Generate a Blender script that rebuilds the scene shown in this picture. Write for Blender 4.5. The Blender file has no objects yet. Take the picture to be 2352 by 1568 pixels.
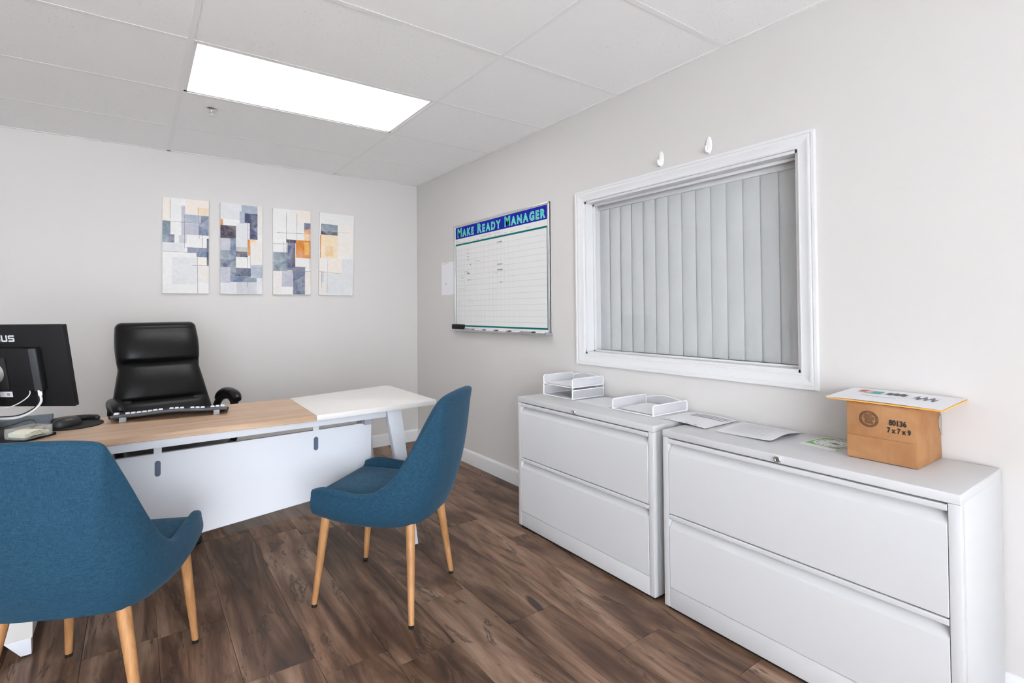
import bpy, bmesh, math, random
from mathutils import Vector, Matrix
random.seed(7)
SC = bpy.context.scene
COL = SC.collection

# ------------------------------------------------------------------ camera
CAM_LOC = Vector((-2.2144, -4.2797, 1.2138))
YAW, PITCH, ROLL = math.radians(33.2853), math.radians(0.894), math.radians(-0.3989)
FPX, PPX, PPY = 1165.43, -96.69, -89.02          # focal length and principal point offset in px of 2352x1568
fw = Vector((math.sin(YAW)*math.cos(PITCH), math.cos(YAW)*math.cos(PITCH), math.sin(PITCH)))
rt = Vector((math.cos(YAW), -math.sin(YAW), 0)); up = rt.cross(fw)
r2 = rt*math.cos(ROLL) + up*math.sin(ROLL); u2 = up*math.cos(ROLL) - rt*math.sin(ROLL)
cam = bpy.data.cameras.new('camera'); camo = bpy.data.objects.new('camera', cam); COL.objects.link(camo)
cam.sensor_fit = 'HORIZONTAL'; cam.sensor_width = 36; cam.lens = FPX/2352*36
cam.shift_x = -PPX/2352; cam.shift_y = PPY/2352
cam.clip_start = 0.02; cam.clip_end = 100
m = Matrix((r2, u2, -fw)).transposed().to_4x4(); m.translation = CAM_LOC
camo.matrix_world = m
SC.camera = camo

# ------------------------------------------------------------------ world, daylight, exposure
SC.view_settings.view_transform = 'Standard'; SC.view_settings.look = 'None'
SC.view_settings.gamma = 1; SC.view_settings.use_curve_mapping = False
SC.view_settings.exposure = 0.20
WORLD_STRENGTH = 13.0
PANEL_STRENGTH = 7.0
wd = bpy.data.worlds.new('sky_offscreen'); SC.world = wd; wd.use_nodes = True
bg = wd.node_tree.nodes['Background']
bg.inputs['Color'].default_value = (0.90, 0.95, 1.0, 1); bg.inputs['Strength'].default_value = WORLD_STRENGTH

# ------------------------------------------------------------------ materials
def mat(name, col, rough=.5, metal=0., spec=.5, bump=None, sheen=0., coat=0., alpha=None):
    M = bpy.data.materials.new(name); M.use_nodes = True
    nt = M.node_tree; p = nt.nodes['Principled BSDF']
    p.inputs['Base Color'].default_value = (*col, 1); p.inputs['Roughness'].default_value = rough
    p.inputs['Metallic'].default_value = metal; p.inputs['Specular IOR Level'].default_value = spec
    if sheen: p.inputs['Sheen Weight'].default_value = sheen
    if coat: p.inputs['Coat Weight'].default_value = coat; p.inputs['Coat Roughness'].default_value = .15
    if bump:
        sc, st, det = bump
        tc = nt.nodes.new('ShaderNodeTexCoord'); n = nt.nodes.new('ShaderNodeTexNoise'); b = nt.nodes.new('ShaderNodeBump')
        n.inputs['Scale'].default_value = sc; n.inputs['Detail'].default_value = det
        b.inputs['Strength'].default_value = st; b.inputs['Distance'].default_value = .002
        nt.links.new(tc.outputs['Object'], n.inputs['Vector']); nt.links.new(n.outputs['Fac'], b.inputs['Height'])
        nt.links.new(b.outputs['Normal'], p.inputs['Normal'])
    if alpha is not None: p.inputs['Alpha'].default_value = alpha
    return M

class NT:
    def __init__(s, M): s.nt = M.node_tree; s.p = s.nt.nodes['Principled BSDF']
    def n(s, t, **kw):
        x = s.nt.nodes.new('ShaderNode'+t)
        for k, v in kw.items():
            if k in x.inputs: x.inputs[k].default_value = v
            else: setattr(x, k, v)
        return x
    def l(s, a, b): s.nt.links.new(a, b)
    def ramp(s, fac, stops, interp='LINEAR'):
        r = s.n('ValToRGB'); r.color_ramp.interpolation = interp
        e = r.color_ramp.elements
        while len(e) < len(stops): e.new(.5)
        for q, (pos, c) in zip(e, stops): q.position = pos; q.color = (*c, 1) if len(c) == 3 else c
        s.l(fac, r.inputs['Fac']); return r.outputs['Color']
    def mix(s, fac, a, b, mode='MIX'):
        x = s.n('MixRGB', blend_type=mode)
        for sock, v in ((x.inputs[0], fac), (x.inputs[1], a), (x.inputs[2], b)):
            if isinstance(v, (int, float)): sock.default_value = v
            elif isinstance(v, tuple): sock.default_value = (*v, 1)
            else: s.l(v, sock)
        return x.outputs[0]
    def coords(s, scale=(1, 1, 1), rnd=0., rot=(0, 0, 0)):
        tc = s.n('TexCoord'); mp = s.n('Mapping'); mp.inputs['Scale'].default_value = scale; mp.inputs['Rotation'].default_value = rot
        src = tc.outputs['Object']
        if rnd:
            oi = s.n('ObjectInfo'); mu = s.n('VectorMath', operation='SCALE'); mu.inputs[0].default_value = (37, 91, 53)
            s.l(oi.outputs['Random'], mu.inputs['Scale']); ad = s.n('VectorMath', operation='ADD')
            s.l(src, ad.inputs[0]); s.l(mu.outputs[0], ad.inputs[1]); src = ad.outputs[0]
        s.l(src, mp.inputs['Vector']); return mp.outputs['Vector']
    def noise(s, vec, scale=1., detail=4., rough=.55, dist=0.):
        x = s.n('TexNoise'); x.inputs['Scale'].default_value = scale; x.inputs['Detail'].default_value = detail
        x.inputs['Roughness'].default_value = rough; x.inputs['Distortion'].default_value = dist
        s.l(vec, x.inputs['Vector']); return x.outputs['Fac']

def plank_material():
    M = mat('vinyl_plank', (.2, .13, .09), .42, spec=.35); t = NT(M)
    v0 = t.coords((2.6, .75, 1), 1); v1 = t.coords((5.5, .75, 1), 1); v2 = t.coords((70, 2.4, 1), 1); v3 = t.coords((3.4, .60, 1), 1); v4 = t.coords((5, 2.2, 1), 1)
    broad = t.noise(v0, 1, 3, .55, 1.4); mid = t.noise(v1, 1, 7, .66, 2.8)
    f = t.mix(.5, broad, mid)
    c = t.ramp(f, [(.36, (.032, .018, .012)), (.44, (.085, .048, .031)), (.50, (.145, .088, .058)), (.56, (.215, .142, .100)), (.64, (.31, .222, .166))])
    fine = t.noise(v2, 1, 3, .6, .4)
    c = t.mix(.30, c, t.ramp(fine, [(.3, (.62, .58, .55)), (.7, (1.22, 1.20, 1.18))]), 'MULTIPLY')
    w = t.n('TexWave', wave_type='RINGS', rings_direction='Z'); w.inputs['Scale'].default_value = 1.5; w.inputs['Distortion'].default_value = 7.0; w.inputs['Detail'].default_value = 3; w.inputs['Detail Scale'].default_value = 1.2
    t.l(v3, w.inputs['Vector'])
    c = t.mix(.35, c, t.ramp(w.outputs['Fac'], [(.0, (.62, .56, .52)), (.35, (1, 1, 1)), (1, (1.08, 1.06, 1.05))]), 'MULTIPLY')
    st = t.noise(v3, 1.6, 6, .65, 3.6)
    dark = t.ramp(st, [(.57, (0, 0, 0)), (.625, (.85, .85, .85)), (.66, (0, 0, 0))])
    c = t.mix(dark, c, (.030, .019, .014))
    kn = t.noise(v4, 1, 2, .5, 1.4); knot = t.ramp(kn, [(.67, (0, 0, 0)), (.75, (.9, .9, .9))])
    c = t.mix(knot, c, (.024, .016, .013))
    oi = t.n('ObjectInfo'); tone = t.ramp(oi.outputs['Random'], [(0, (.98, .93, .89)), (.5, (1.12, 1.05, 1.01)), (1, (1.28, 1.20, 1.15))])
    c = t.mix(1., c, tone, 'MULTIPLY')
    t.l(c, t.p.inputs['Base Color'])
    b = t.n('Bump'); b.inputs['Strength'].default_value = .10; b.inputs['Distance'].default_value = .001
    t.l(fine, b.inputs['Height']); t.l(b.outputs['Normal'], t.p.inputs['Normal'])
    return M

def oak_material(name, lo, hi, scale, rough=.4):
    M = mat(name, hi, rough); t = NT(M)
    v = t.coords(scale, 1); a = t.noise(v, 1, 5, .6, .7)
    v2 = t.coords(tuple(k*5 for k in scale), 1); b = t.noise(v2, 1, 2, .5, 0)
    mid = tuple((x+y)/2 for x, y in zip(lo, hi))
    c = t.ramp(a, [(.32, lo), (.5, mid), (.66, hi)])
    c = t.mix(.3, c, t.ramp(b, [(.3, (.7, .66, .62)), (.7, (1.15, 1.15, 1.15))]), 'MULTIPLY')
    t.l(c, t.p.inputs['Base Color']); return M

def tile_material():
    M = mat('ceiling_tile', (.80, .80, .80), .9, spec=.1); t = NT(M)
    v = t.coords((1, 1, 1), 1)
    a = t.noise(v, 130, 2, .5); sp = t.ramp(a, [(.665, (0, 0, 0)), (.70, (1, 1, 1))])
    big = t.noise(v, 2.2, 2, .5); msk = t.ramp(big, [(.42, (.12, .12, .12)), (.6, (.75, .75, .75))])
    f = t.mix(1., sp, msk, 'MULTIPLY')
    c = t.mix(f, (.95, .95, .95), (.66, .66, .67)); t.l(c, t.p.inputs['Base Color'])
    return M

def fabric_material():
    M = mat('blue_fabric', (.02, .085, .165), .85, spec=.25, sheen=.10); t = NT(M)
    t.p.inputs['Sheen Tint'].default_value = (.5, .75, 1, 1); t.p.inputs['Sheen Roughness'].default_value = .45
    v = t.coords((1, 1, 1)); va = t.coords((700, 700, 60)); vb = t.coords((60, 60, 700))
    wa = t.noise(va, 1, 2, .6); wb = t.noise(vb, 1, 2, .6)
    w = t.mix(.5, wa, wb)
    c = t.ramp(w, [(.38, (.0072, .035, .068)), (.5, (.011, .050, .092)), (.64, (.020, .070, .121))])
    t.l(c, t.p.inputs['Base Color'])
    b = t.n('Bump'); b.inputs['Strength'].default_value = .35; b.inputs['Distance'].default_value = .0006
    t.l(w, b.inputs['Height']); t.l(b.outputs['Normal'], t.p.inputs['Normal'])
    return M

def leather_material():
    M = mat('black_leather', (.006, .006, .0065), .36, spec=.22); t = NT(M)
    v = t.coords((1, 1, 1)); a = t.noise(v, 260, 3, .6); w = t.noise(v, 9, 3, .5, .8)
    b = t.n('Bump'); b.inputs['Strength'].default_value = .15; b.inputs['Distance'].default_value = .0006; t.l(a, b.inputs['Height'])
    b2 = t.n('Bump'); b2.inputs['Strength'].default_value = .35; b2.inputs['Distance'].default_value = .006; t.l(w, b2.inputs['Height'])
    t.l(b.outputs['Normal'], b2.inputs['Normal']); t.l(b2.outputs['Normal'], t.p.inputs['Normal'])
    return M

def glass_material(name, tint=(1, 1, 1), gloss=.06, opac=0., body=(.8, .8, .8)):
    M = bpy.data.materials.new(name); M.use_nodes = True; nt = M.node_tree; nt.nodes.clear()
    o = nt.nodes.new('ShaderNodeOutputMaterial'); tr = nt.nodes.new('ShaderNodeBsdfTransparent'); gl = nt.nodes.new('ShaderNodeBsdfGlossy')
    lw = nt.nodes.new('ShaderNodeLayerWeight'); pw_ = nt.nodes.new('ShaderNodeMath'); pw_.operation = 'POWER'; pw_.inputs[1].default_value = 4
    fr = nt.nodes.new('ShaderNodeMath'); fr.operation = 'MULTIPLY_ADD'; fr.inputs[1].default_value = .55; fr.inputs[2].default_value = .03
    nt.links.new(lw.outputs['Facing'], pw_.inputs[0]); nt.links.new(pw_.outputs[0], fr.inputs[0])
    mx = nt.nodes.new('ShaderNodeMixShader'); tr.inputs['Color'].default_value = (*tint, 1); gl.inputs['Roughness'].default_value = .03
    nt.links.new(fr.outputs[0], mx.inputs[0]); nt.links.new(tr.outputs[0], mx.inputs[1]); nt.links.new(gl.outputs[0], mx.inputs[2])
    out = mx.outputs[0]
    if opac:
        df = nt.nodes.new('ShaderNodeBsdfDiffuse'); df.inputs['Color'].default_value = (*body, 1)
        m2 = nt.nodes.new('ShaderNodeMixShader'); m2.inputs[0].default_value = opac
        nt.links.new(out, m2.inputs[1]); nt.links.new(df.outputs[0], m2.inputs[2]); out = m2.outputs[0]
    nt.links.new(out, o.inputs['Surface']); return M

def emit_material(name, col, st):
    M = bpy.data.materials.new(name); M.use_nodes = True; nt = M.node_tree; nt.nodes.clear()
    o = nt.nodes.new('ShaderNodeOutputMaterial'); e = nt.nodes.new('ShaderNodeEmission')
    e.inputs['Color'].default_value = (*col, 1); e.inputs['Strength'].default_value = st
    nt.links.new(e.outputs[0], o.inputs['Surface']); return M

def ink_material():
    M = mat('printed_ink', (.5, .5, .5), .75, spec=.2); t = NT(M)
    a = t.n('VertexColor', layer_name='Col')
    v = t.coords((1, 1, 1)); w = t.noise(v, 11, 4, .6, .8); w2 = t.noise(v, 45, 3, .6, .3)
    c = t.mix(t.ramp(w, [(.42, (0, 0, 0)), (.72, (.38, .38, .38))]), a.outputs['Color'], (.74, .74, .74))
    c = t.mix(.22, c, t.ramp(w2, [(.3, (.75, .76, .8)), (.7, (1.2, 1.19, 1.17))]), 'MULTIPLY')
    t.l(c, t.p.inputs['Base Color']); return M

def cardboard_material():
    M = mat('cardboard', (.46, .235, .105), .8, spec=.2); t = NT(M)
    v = t.coords((1, 1, 1)); a = t.noise(v, 9, 5, .6, .4); b = t.noise(t.coords((300, 300, 12)), 1, 2, .5)
    c = t.ramp(a, [(.3, (.32, .150, .064)), (.55, (.385, .195, .089)), (.75, (.44, .24, .12))])
    c = t.mix(.2, c, t.ramp(b, [(.3, (.8, .78, .76)), (.7, (1.1, 1.1, 1.1))]), 'MULTIPLY')
    t.l(c, t.p.inputs['Base Color']); return M

MW = mat('wall_paint', (.595, .575, .562), .75, spec=.25, bump=(260, .10, 3))
MTRIM = mat('white_trim', (.67, .67, .68), .4)
MCEIL = mat('ceiling_plenum', (.6, .6, .6), .9)
MGRID = mat('ceiling_grid_white', (.90, .90, .90), .5)
MTILE = tile_material()
MPLANK = plank_material()
MSUB = mat('subfloor_dark', (.03, .022, .018), .9)
MSTEEL = mat('white_powder_coated_steel', (.56, .56, .575), .38, bump=(900, .05, 2))
MBLACK = mat('black_plastic', (.012, .012, .013), .4)
MBLACKM = mat('matte_black_plastic', (.009, .009, .010), .6, spec=.22, bump=(700, .08, 2))
MDGREY = mat('dark_grey_plastic', (.045, .048, .055), .45)
MGREYP = mat('grey_plastic', (.28, .29, .33), .45)
MSILVER = mat('silver_metal', (.72, .72, .72), .32, metal=1.)
MALU = mat('brushed_aluminium', (.66, .66, .67), .35, metal=.85)
MDESKW = mat('white_laminate', (.64, .62, .605), .35)
MDESKF = mat('white_steel_frame', (.62, .64, .69), .4)
MOAK = oak_material('light_oak_laminate', (.38, .245, .155), (.54, .375, .255), (1.3, 26, 26))
MLEG = oak_material('oak_veneer_leg', (.33, .155, .06), (.50, .26, .11), (40, 40, 5), .45)
MFAB = fabric_material()
MLEA = leather_material()
MGLASS = glass_material('clear_glass')
MACRYL = glass_material('clear_acrylic', (.97, .98, .97), opac=.12, body=(.9, .9, .9))
MSMOKE = glass_material('smoky_acrylic', (.62, .66, .70), opac=.35, body=(.30, .34, .38))
MMAT = glass_material('clear_vinyl_mat', (.97, .97, .97), opac=.17, body=(.50, .46, .43))
MMESHP = glass_material('white_wire_mesh', (1, 1, 1), opac=.42, body=(.74, .74, .78))
MBLIND = mat('vertical_blind_vane', (.56, .58, .59), .55)
MPAPER = mat('white_paper', (.74, .74, .765), .8, spec=.2)
MNOTE = mat('cream_note_paper', (.85, .83, .68), .8)
MMANILA = mat('orange_manila_paper', (.78, .40, .10), .7)
MINK = ink_material()
MCARD = cardboard_material()
MBOARD = mat('whiteboard_surface', (.68, .68, .675), .25)
MBLUEH = mat('header_blue', (.006, .014, .30), .55, spec=.15)
MTEAL = mat('teal_print', (.0, .13, .125), .6, spec=.15)
MTEALL = mat('header_teal_letters', (.03, .50, .38), .5)
MCYAN = mat('header_letter_outline', (.35, .85, .85), .5)
MLINE = mat('pale_grid_line', (.42, .42, .43), .7)
MBLKINK = mat('black_ink', (.012, .010, .010), .7)
MBRNINK = mat('brown_stamp_ink', (.065, .030, .016), .8)
MCANVAS = mat('canvas_white', (.72, .71, .70), .85, bump=(900, .15, 2))
MGREEN = mat('green_card_print', (.20, .45, .13), .6)
MPLASTW = mat('white_plastic', (.80, .80, .82), .35)
MCABLEW = mat('light_grey_cable', (.70, .70, .72), .4)
MSLOT = mat('slot_grey_blue', (.07, .10, .16), .5)
MTAPE = mat('torn_paper_patch', (.36, .29, .245), .7)
MBLOCK = mat('light_block_paint', (.6, .6, .6), .8)

# ------------------------------------------------------------------ mesh helpers
class MB:
    def __init__(s): s.v = []; s.f = []; s.c = {}
    def add(s, vs, fs, col=None):
        o = len(s.v); s.v += [Vector(p) for p in vs]
        for q in fs:
            if col: s.c[len(s.f)] = col
            s.f.append([i+o for i in q])
        return s
    def box(s, a, b, col=None):
        (x0, y0, z0), (x1, y1, z1) = a, b
        x0, x1 = min(x0, x1), max(x0, x1); y0, y1 = min(y0, y1), max(y0, y1); z0, z1 = min(z0, z1), max(z0, z1)
        return s.add([(x0,y0,z0),(x1,y0,z0),(x1,y1,z0),(x0,y1,z0),(x0,y0,z1),(x1,y0,z1),(x1,y1,z1),(x0,y1,z1)],
                     [(3,2,1,0),(4,5,6,7),(0,1,5,4),(1,2,6,5),(2,3,7,6),(3,0,4,7)], col)
    def hexa(s, bot, top, col=None):
        n = len(bot)
        return s.add(list(bot)+list(top), [tuple(range(n-1, -1, -1)), tuple(range(n, 2*n))]+[(i, (i+1) % n, n+(i+1) % n, n+i) for i in range(n)], col)
    def prism(s, poly, fr, h0, h1, col=None):      # poly in (u,v) of frame fr, extruded along its normal
        return s.hexa([fr(u, v, h0) for u, v in poly], [fr(u, v, h1) for u, v in poly], col)
    def tube(s, pts, rad, n=10, cap=True, closed=False):
        pts = [Vector(p) for p in pts]; N = len(pts)
        rads = rad if isinstance(rad, (list, tuple)) else [rad]*N
        o = len(s.v); ref = Vector((0, 0, 1)); prev = None
        for i, p in enumerate(pts):
            if closed: t = pts[(i+1) % N]-pts[i-1]
            else: t = pts[min(i+1, N-1)]-pts[max(i-1, 0)]
            t.normalize()
            if prev is None:
                a = t.orthogonal() if abs(t.dot(ref)) > .95 else ref-t*ref.dot(t)
            else: a = prev-t*prev.dot(t)
            a.normalize(); prev = a; b = t.cross(a)
            for k in range(n):
                an = 2*math.pi*k/n; s.v.append(p+(a*math.cos(an)+b*math.sin(an))*rads[i])
        for i in range(N if closed else N-1):
            j = (i+1) % N
            for k in range(n): s.f.append([o+i*n+k, o+i*n+(k+1) % n, o+j*n+(k+1) % n, o+j*n+k])
        if cap and not closed:
            s.f.append([o+k for k in range(n-1, -1, -1)]); s.f.append([o+(N-1)*n+k for k in range(n)])
        return s
    def lathe(s, prof, c=(0, 0, 0), n=24, axis='z'):
        o = len(s.v); c = Vector(c)
        for r, h in prof:
            for k in range(n):
                a = 2*math.pi*k/n; x, y = r*math.cos(a), r*math.sin(a)
                s.v.append(c+(Vector((x, y, h)) if axis == 'z' else Vector((h, x, y)) if axis == 'x' else Vector((x, h, y))))
        for i in range(len(prof)-1):
            for k in range(n): s.f.append([o+i*n+k, o+i*n+(k+1) % n, o+(i+1)*n+(k+1) % n, o+(i+1)*n+k])
        s.f.append([o+k for k in range(n-1, -1, -1)]); s.f.append([o+(len(prof)-1)*n+k for k in range(n)])
        return s
    def grid(s, fn, nu, nv, closed_u=False):
        o = len(s.v); NU = nu if closed_u else nu+1
        for i in range(NU):
            for j in range(nv+1): s.v.append(Vector(fn(i/nu, j/nv)))
        for i in range(nu):
            i2 = (i+1) % NU
            for j in range(nv): s.f.append([o+i*(nv+1)+j, o+i2*(nv+1)+j, o+i2*(nv+1)+j+1, o+i*(nv+1)+j+1])
        return s
    def sheet(s, fn, nu, nv, th):                   # thin solid sheet, fn(u,v)->top point
        top = lambda u, v: Vector(fn(u, v)); bot = lambda u, v: Vector(fn(u, v))-Vector((0, 0, th))
        s.grid(top, nu, nv); s.grid(lambda u, v: bot(1-u, v), nu, nv)
        s.grid(lambda u, v: bot(u, 0).lerp(top(u, 0), v), nu, 1); s.grid(lambda u, v: top(u, 1).lerp(bot(u, 1), v), nu, 1)
        s.grid(lambda u, v: top(0, u).lerp(bot(0, u), v), nv, 1); s.grid(lambda u, v: bot(1, u).lerp(top(1, u), v), nv, 1)
        return s
    def ellip(s, c, r, nu=20, nv=12):
        c = Vector(c)
        return s.grid(lambda u, v: c+Vector((r[0]*math.cos(2*math.pi*u)*math.sin(math.pi*v), r[1]*math.sin(2*math.pi*u)*math.sin(math.pi*v), -r[2]*math.cos(math.pi*v))), nu, nv, True)

def obj(name, mb, material, parent=None, bevel=0, seg=2, angle=35, smooth=True, world=False, loc=None, weld=False):
    me = bpy.data.meshes.new(name); bm = bmesh.new()
    off = Vector((0, 0, 0))
    if world and parent: off = parent.location
    if loc is not None: off = Vector(loc)
    vs = [bm.verts.new(p-off) for p in mb.v]
    cl = bm.loops.layers.float_color.new('Col') if mb.c else None
    for i, q in enumerate(mb.f):
        try: fa = bm.faces.new([vs[k] for k in q])
        except ValueError: continue
        if cl:
            for lp in fa.loops: lp[cl] = (*mb.c.get(i, (.8, .8, .8)), 1)
    if weld: bmesh.ops.remove_doubles(bm, verts=bm.verts, dist=1e-5)
    bmesh.ops.recalc_face_normals(bm, faces=bm.faces) if not mb.c else None
    if bevel:
        ed = [e for e in bm.edges if len(e.link_faces) == 2 and e.calc_face_angle(0) > math.radians(angle)]
        bmesh.ops.bevel(bm, geom=ed, offset=bevel, segments=seg, profile=.5, affect='EDGES', clamp_overlap=True)
    bm.to_mesh(me); bm.free()
    if smooth:
        for p in me.polygons: p.use_smooth = True
        me.set_sharp_from_angle(angle=math.radians(angle))
    me.materials.append(material)
    o = bpy.data.objects.new(name, me); COL.objects.link(o)
    if parent: o.parent = parent
    if loc is not None: o.location = loc
    return o

def tag(o, label=None, cat=None, group=None, kind=None):
    if label: o['label'] = label
    if cat: o['category'] = cat
    if group: o['group'] = group
    if kind: o['kind'] = kind
    return o
def thing(name, label, cat, loc=(0, 0, 0), rotz=0, group=None):
    o = bpy.data.objects.new(name, None); COL.objects.link(o); o.empty_display_size = .1
    o.location = loc; o.rotation_euler = (0, 0, rotz); return tag(o, label, cat, group)
def struct(name, mb, material, parent=None, **kw):
    o = obj(name, mb, material, parent, **kw)
    if not parent: o['kind'] = 'structure'
    return o
def boxes(*bs):
    q = MB()
    for a, b in bs: q.box(a, b)
    return q
def frame(o, u, v, n):
    o, u, v, n = Vector(o), Vector(u), Vector(v), Vector(n)
    return lambda a, b, h=0: o+u*a+v*b+n*h
def clone(src, parent, loc, name=None):
    c = src.copy(); COL.objects.link(c); c.parent = parent; c.location = loc; return c
def catmull(pts, n):
    P = [Vector(p) for p in pts]; P = [P[0]*2-P[1]]+P+[P[-1]*2-P[-2]]; out = []
    m = len(P)-3
    for k in range(n+1):
        t = k/n*m; i = min(int(t), m-1); t -= i; a, b, c, d = P[i:i+4]
        out.append(.5*((2*b)+(c-a)*t+(2*a-5*b+4*c-d)*t*t+(3*b-a-3*c+d)*t**3))
    return out
def text_tris(body, size, off=0., xscale=1., shear=0.):
    cu = bpy.data.curves.new('lettering', 'FONT'); cu.body = body; cu.size = size; cu.offset = off; cu.shear = shear; cu.resolution_u = 4
    o = bpy.data.objects.new('lettering', cu); COL.objects.link(o)
    bpy.context.view_layer.update(); dg = bpy.context.evaluated_depsgraph_get()
    me = bpy.data.meshes.new_from_object(o.evaluated_get(dg))
    vs = [(p.co.x*xscale, p.co.y) for p in me.vertices]; fs = [tuple(p.vertices) for p in me.polygons]
    bpy.data.objects.remove(o); bpy.data.curves.remove(cu); bpy.data.meshes.remove(me)
    w = max(p[0] for p in vs); w0 = min(p[0] for p in vs)
    return vs, fs, w0, w
def put_text(mb, body, fr, u, v, size, h, off=0., xscale=1., width=None):
    vs, fs, w0, w1 = text_tris(body, size, off, 1)
    k = xscale if width is None else width/(w1-w0)
    mb.add([fr(u+(x-w0)*k, v+y, h) for x, y in vs], fs); return u+(w1-w0)*k

# ================================================================== ROOM
T = .13; H = 2.392; XL = -5.3; YB = -6.6
GX = [-.803, -2.022, -3.241, -4.460]                          # ceiling grid lines (x)
GY = [-.580-.6096*k for k in range(10)]                # ceiling grid lines (y)
# floor with planks
fl = struct('floor', boxes(((XL-T, YB-T, -.06), (T, T, -.004))), MSUB)
edges = [-.094]
while edges[-1] > XL: edges.append(edges[-1]-.228)
edges = [0]+edges; edges[-1] = XL
known = {-.55: -3.343, -.778: -3.04, -1.006: -2.70, -1.918: -2.47, -2.146: -2.04, -1.234: -3.62, -1.462: -3.9, -1.69: -1.35}
PL = 1.228
for a, b in zip(edges, edges[1:]):
    key = min(known, key=lambda k: abs(k-b))
    # a column is keyed by its own right-hand... left edge b
    j = known[key] if abs(key-b) < .02 else None
    if j is None: j = -random.uniform(0, PL)
    ys = [0]; y = j
    while y < 0: y += PL
    y -= PL
    while y > YB: ys.append(y); y -= PL
    ys.append(YB)
    for y1, y0 in zip(ys, ys[1:]):
        if y1-y0 < .01: continue
        cx, cy = (a+b)/2, (y0+y1)/2; hx, hy = (a-b)/2-.0006, (y1-y0)/2-.0006
        q = boxes(((-hx, -hy, -.004), (hx, hy, 0)))
        o = obj('plank', q, MPLANK, fl, bevel=.0008, seg=1); o.location = (cx, cy, 0)

# walls
WY0, WY1, WZ0, WZ1 = -2.150, -3.312, .957, 1.851      # right-wall window opening
struct('wall_right', boxes(((0, YB, 0), (T, WY1, H+.1)), ((0, WY0, 0), (T, .0, H+.1)), ((0, WY1, 0), (T, WY0, WZ0)), ((0, WY1, WZ1), (T, WY0, H+.1))), MW)
struct('wall_back', boxes(((XL, 0, 0), (T, T, H+.1))), MW)
struct('wall_left', boxes(((XL-T, YB, 0), (XL, T, H+.1))), MW)
FX0, FX1, FZ0, FZ1 = -4.9, -1.5, .08, 2.30            # window behind the viewer, where the cool daylight comes from
struct('wall_front', boxes(((XL-T, YB-T, 0), (FX0, YB, H+.1)), ((FX1, YB-T, 0), (T, YB, H+.1)), ((FX0, YB-T, 0), (FX1, YB, FZ0)), ((FX0, YB-T, FZ1), (FX1, YB, H+.1))), MW)
w2 = struct('window_front_offscreen', boxes(((FX0, YB-.08, FZ0), (FX0+.05, YB-.03, FZ1)), ((FX1-.05, YB-.08, FZ0), (FX1, YB-.03, FZ1)), ((FX0, YB-.08, FZ0), (FX1, YB-.03, FZ0+.05)), ((FX0, YB-.08, FZ1-.05), (FX1, YB-.03, FZ1)),
                             (((FX0+FX1)/2-.025, YB-.08, FZ0), ((FX0+FX1)/2+.025, YB-.03, FZ1))), MTRIM)
for k in (0, 1):
    xa = FX0+.05 if k == 0 else (FX0+FX1)/2+.025; xb = (FX0+FX1)/2-.025 if k == 0 else FX1-.05
    obj('pane', boxes(((xa, YB-.058, FZ0+.05), (xb, YB-.054, FZ1-.05))), MGLASS, w2)
# unseen box added behind the interior window to block sky light between the vanes
struct('wall_light_block', MB().add([(T, -1.2, .3), (T, -4.4, .3), (T, -4.4, 2.4), (T, -1.2, 2.4), (1.1, -1.2, .3), (1.1, -4.4, .3), (1.1, -4.4, 2.4), (1.1, -1.2, 2.4)],
       [(4, 5, 6, 7), (0, 1, 5, 4), (2, 3, 7, 6), (0, 4, 7, 3), (1, 2, 6, 5)]), MBLOCK)

# baseboards with a rounded top
def baseboard(name, p0, p1, inward):
    p0, p1, n = Vector(p0), Vector(p1), Vector(inward)
    prof = [(0, 0), (.014, 0), (.014, .088), (.012, .096), (.008, .101), (.004, .106), (0, .107)]
    q = MB(); q.hexa([p0+n*d+Vector((0, 0, z)) for d, z in prof], [p1+n*d+Vector((0, 0, z)) for d, z in prof])
    return struct(name, q, MTRIM)
baseboard('baseboard_right', (0, YB, 0), (0, -.0, 0), (-1, 0, 0))
baseboard('baseboard_back', (XL, 0, 0), (-.0, 0, 0), (0, -1, 0))
baseboard('baseboard_left', (XL, YB, 0), (XL, 0, 0), (1, 0, 0))

# ceiling: plenum slab, grid bars, tiles
cl = struct('ceiling', boxes(((XL-T, YB-T, H+.1), (T, T, H+.16))), MCEIL)
LX0, LX1, LY0, LY1 = GX[1], GX[0], GY[2], GY[1]       # cell of the ceiling light
for x in GX: obj('grid_bar', boxes(((x-.012, YB, H), (x+.012, 0, H+.0016)), ((x-.001, YB, H+.001), (x+.001, 0, H+.035))), MGRID, cl)
for y in GY:
    xs = [0]+GX+[XL]
    for a, b in zip(xs, xs[1:]): obj('grid_bar', boxes(((b+.012, y-.012, H+.0001), (a-.012, y+.012, H+.0010)), ((b+.012, y-.001, H+.001), (a-.012, y+.001, H+.035))), MGRID, cl)
obj('wall_angle', boxes(((-.022, YB, H), (0, 0, H+.002)), ((XL, -.022, H), (-.022, 0, H+.002)), ((XL, YB, H), (XL+.022, -.022, H+.002))), MGRID, cl)
xs = [0]+GX+[XL]; ys = [0]+GY+[YB]
for a, b in zip(xs, xs[1:]):
    for c, d in zip(ys, ys[1:]):
        if abs(b-LX0) < 1e-6 and abs(d-LY0) < 1e-6: continue
        tw, tl = a-b-.004, c-d-.004
        if tl < .03: continue
        q = boxes(((-tw/2, -tl/2, 0), (tw/2, tl/2, .014)))
        o = obj('ceiling_tile', q, MTILE, cl); o.location = ((a+b)/2, (c+d)/2, H+.0018+random.uniform(0, .0015)); o.rotation_euler = (random.uniform(-1, 1)*.0004, random.uniform(-1, 1)*.0003, 0)

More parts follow.
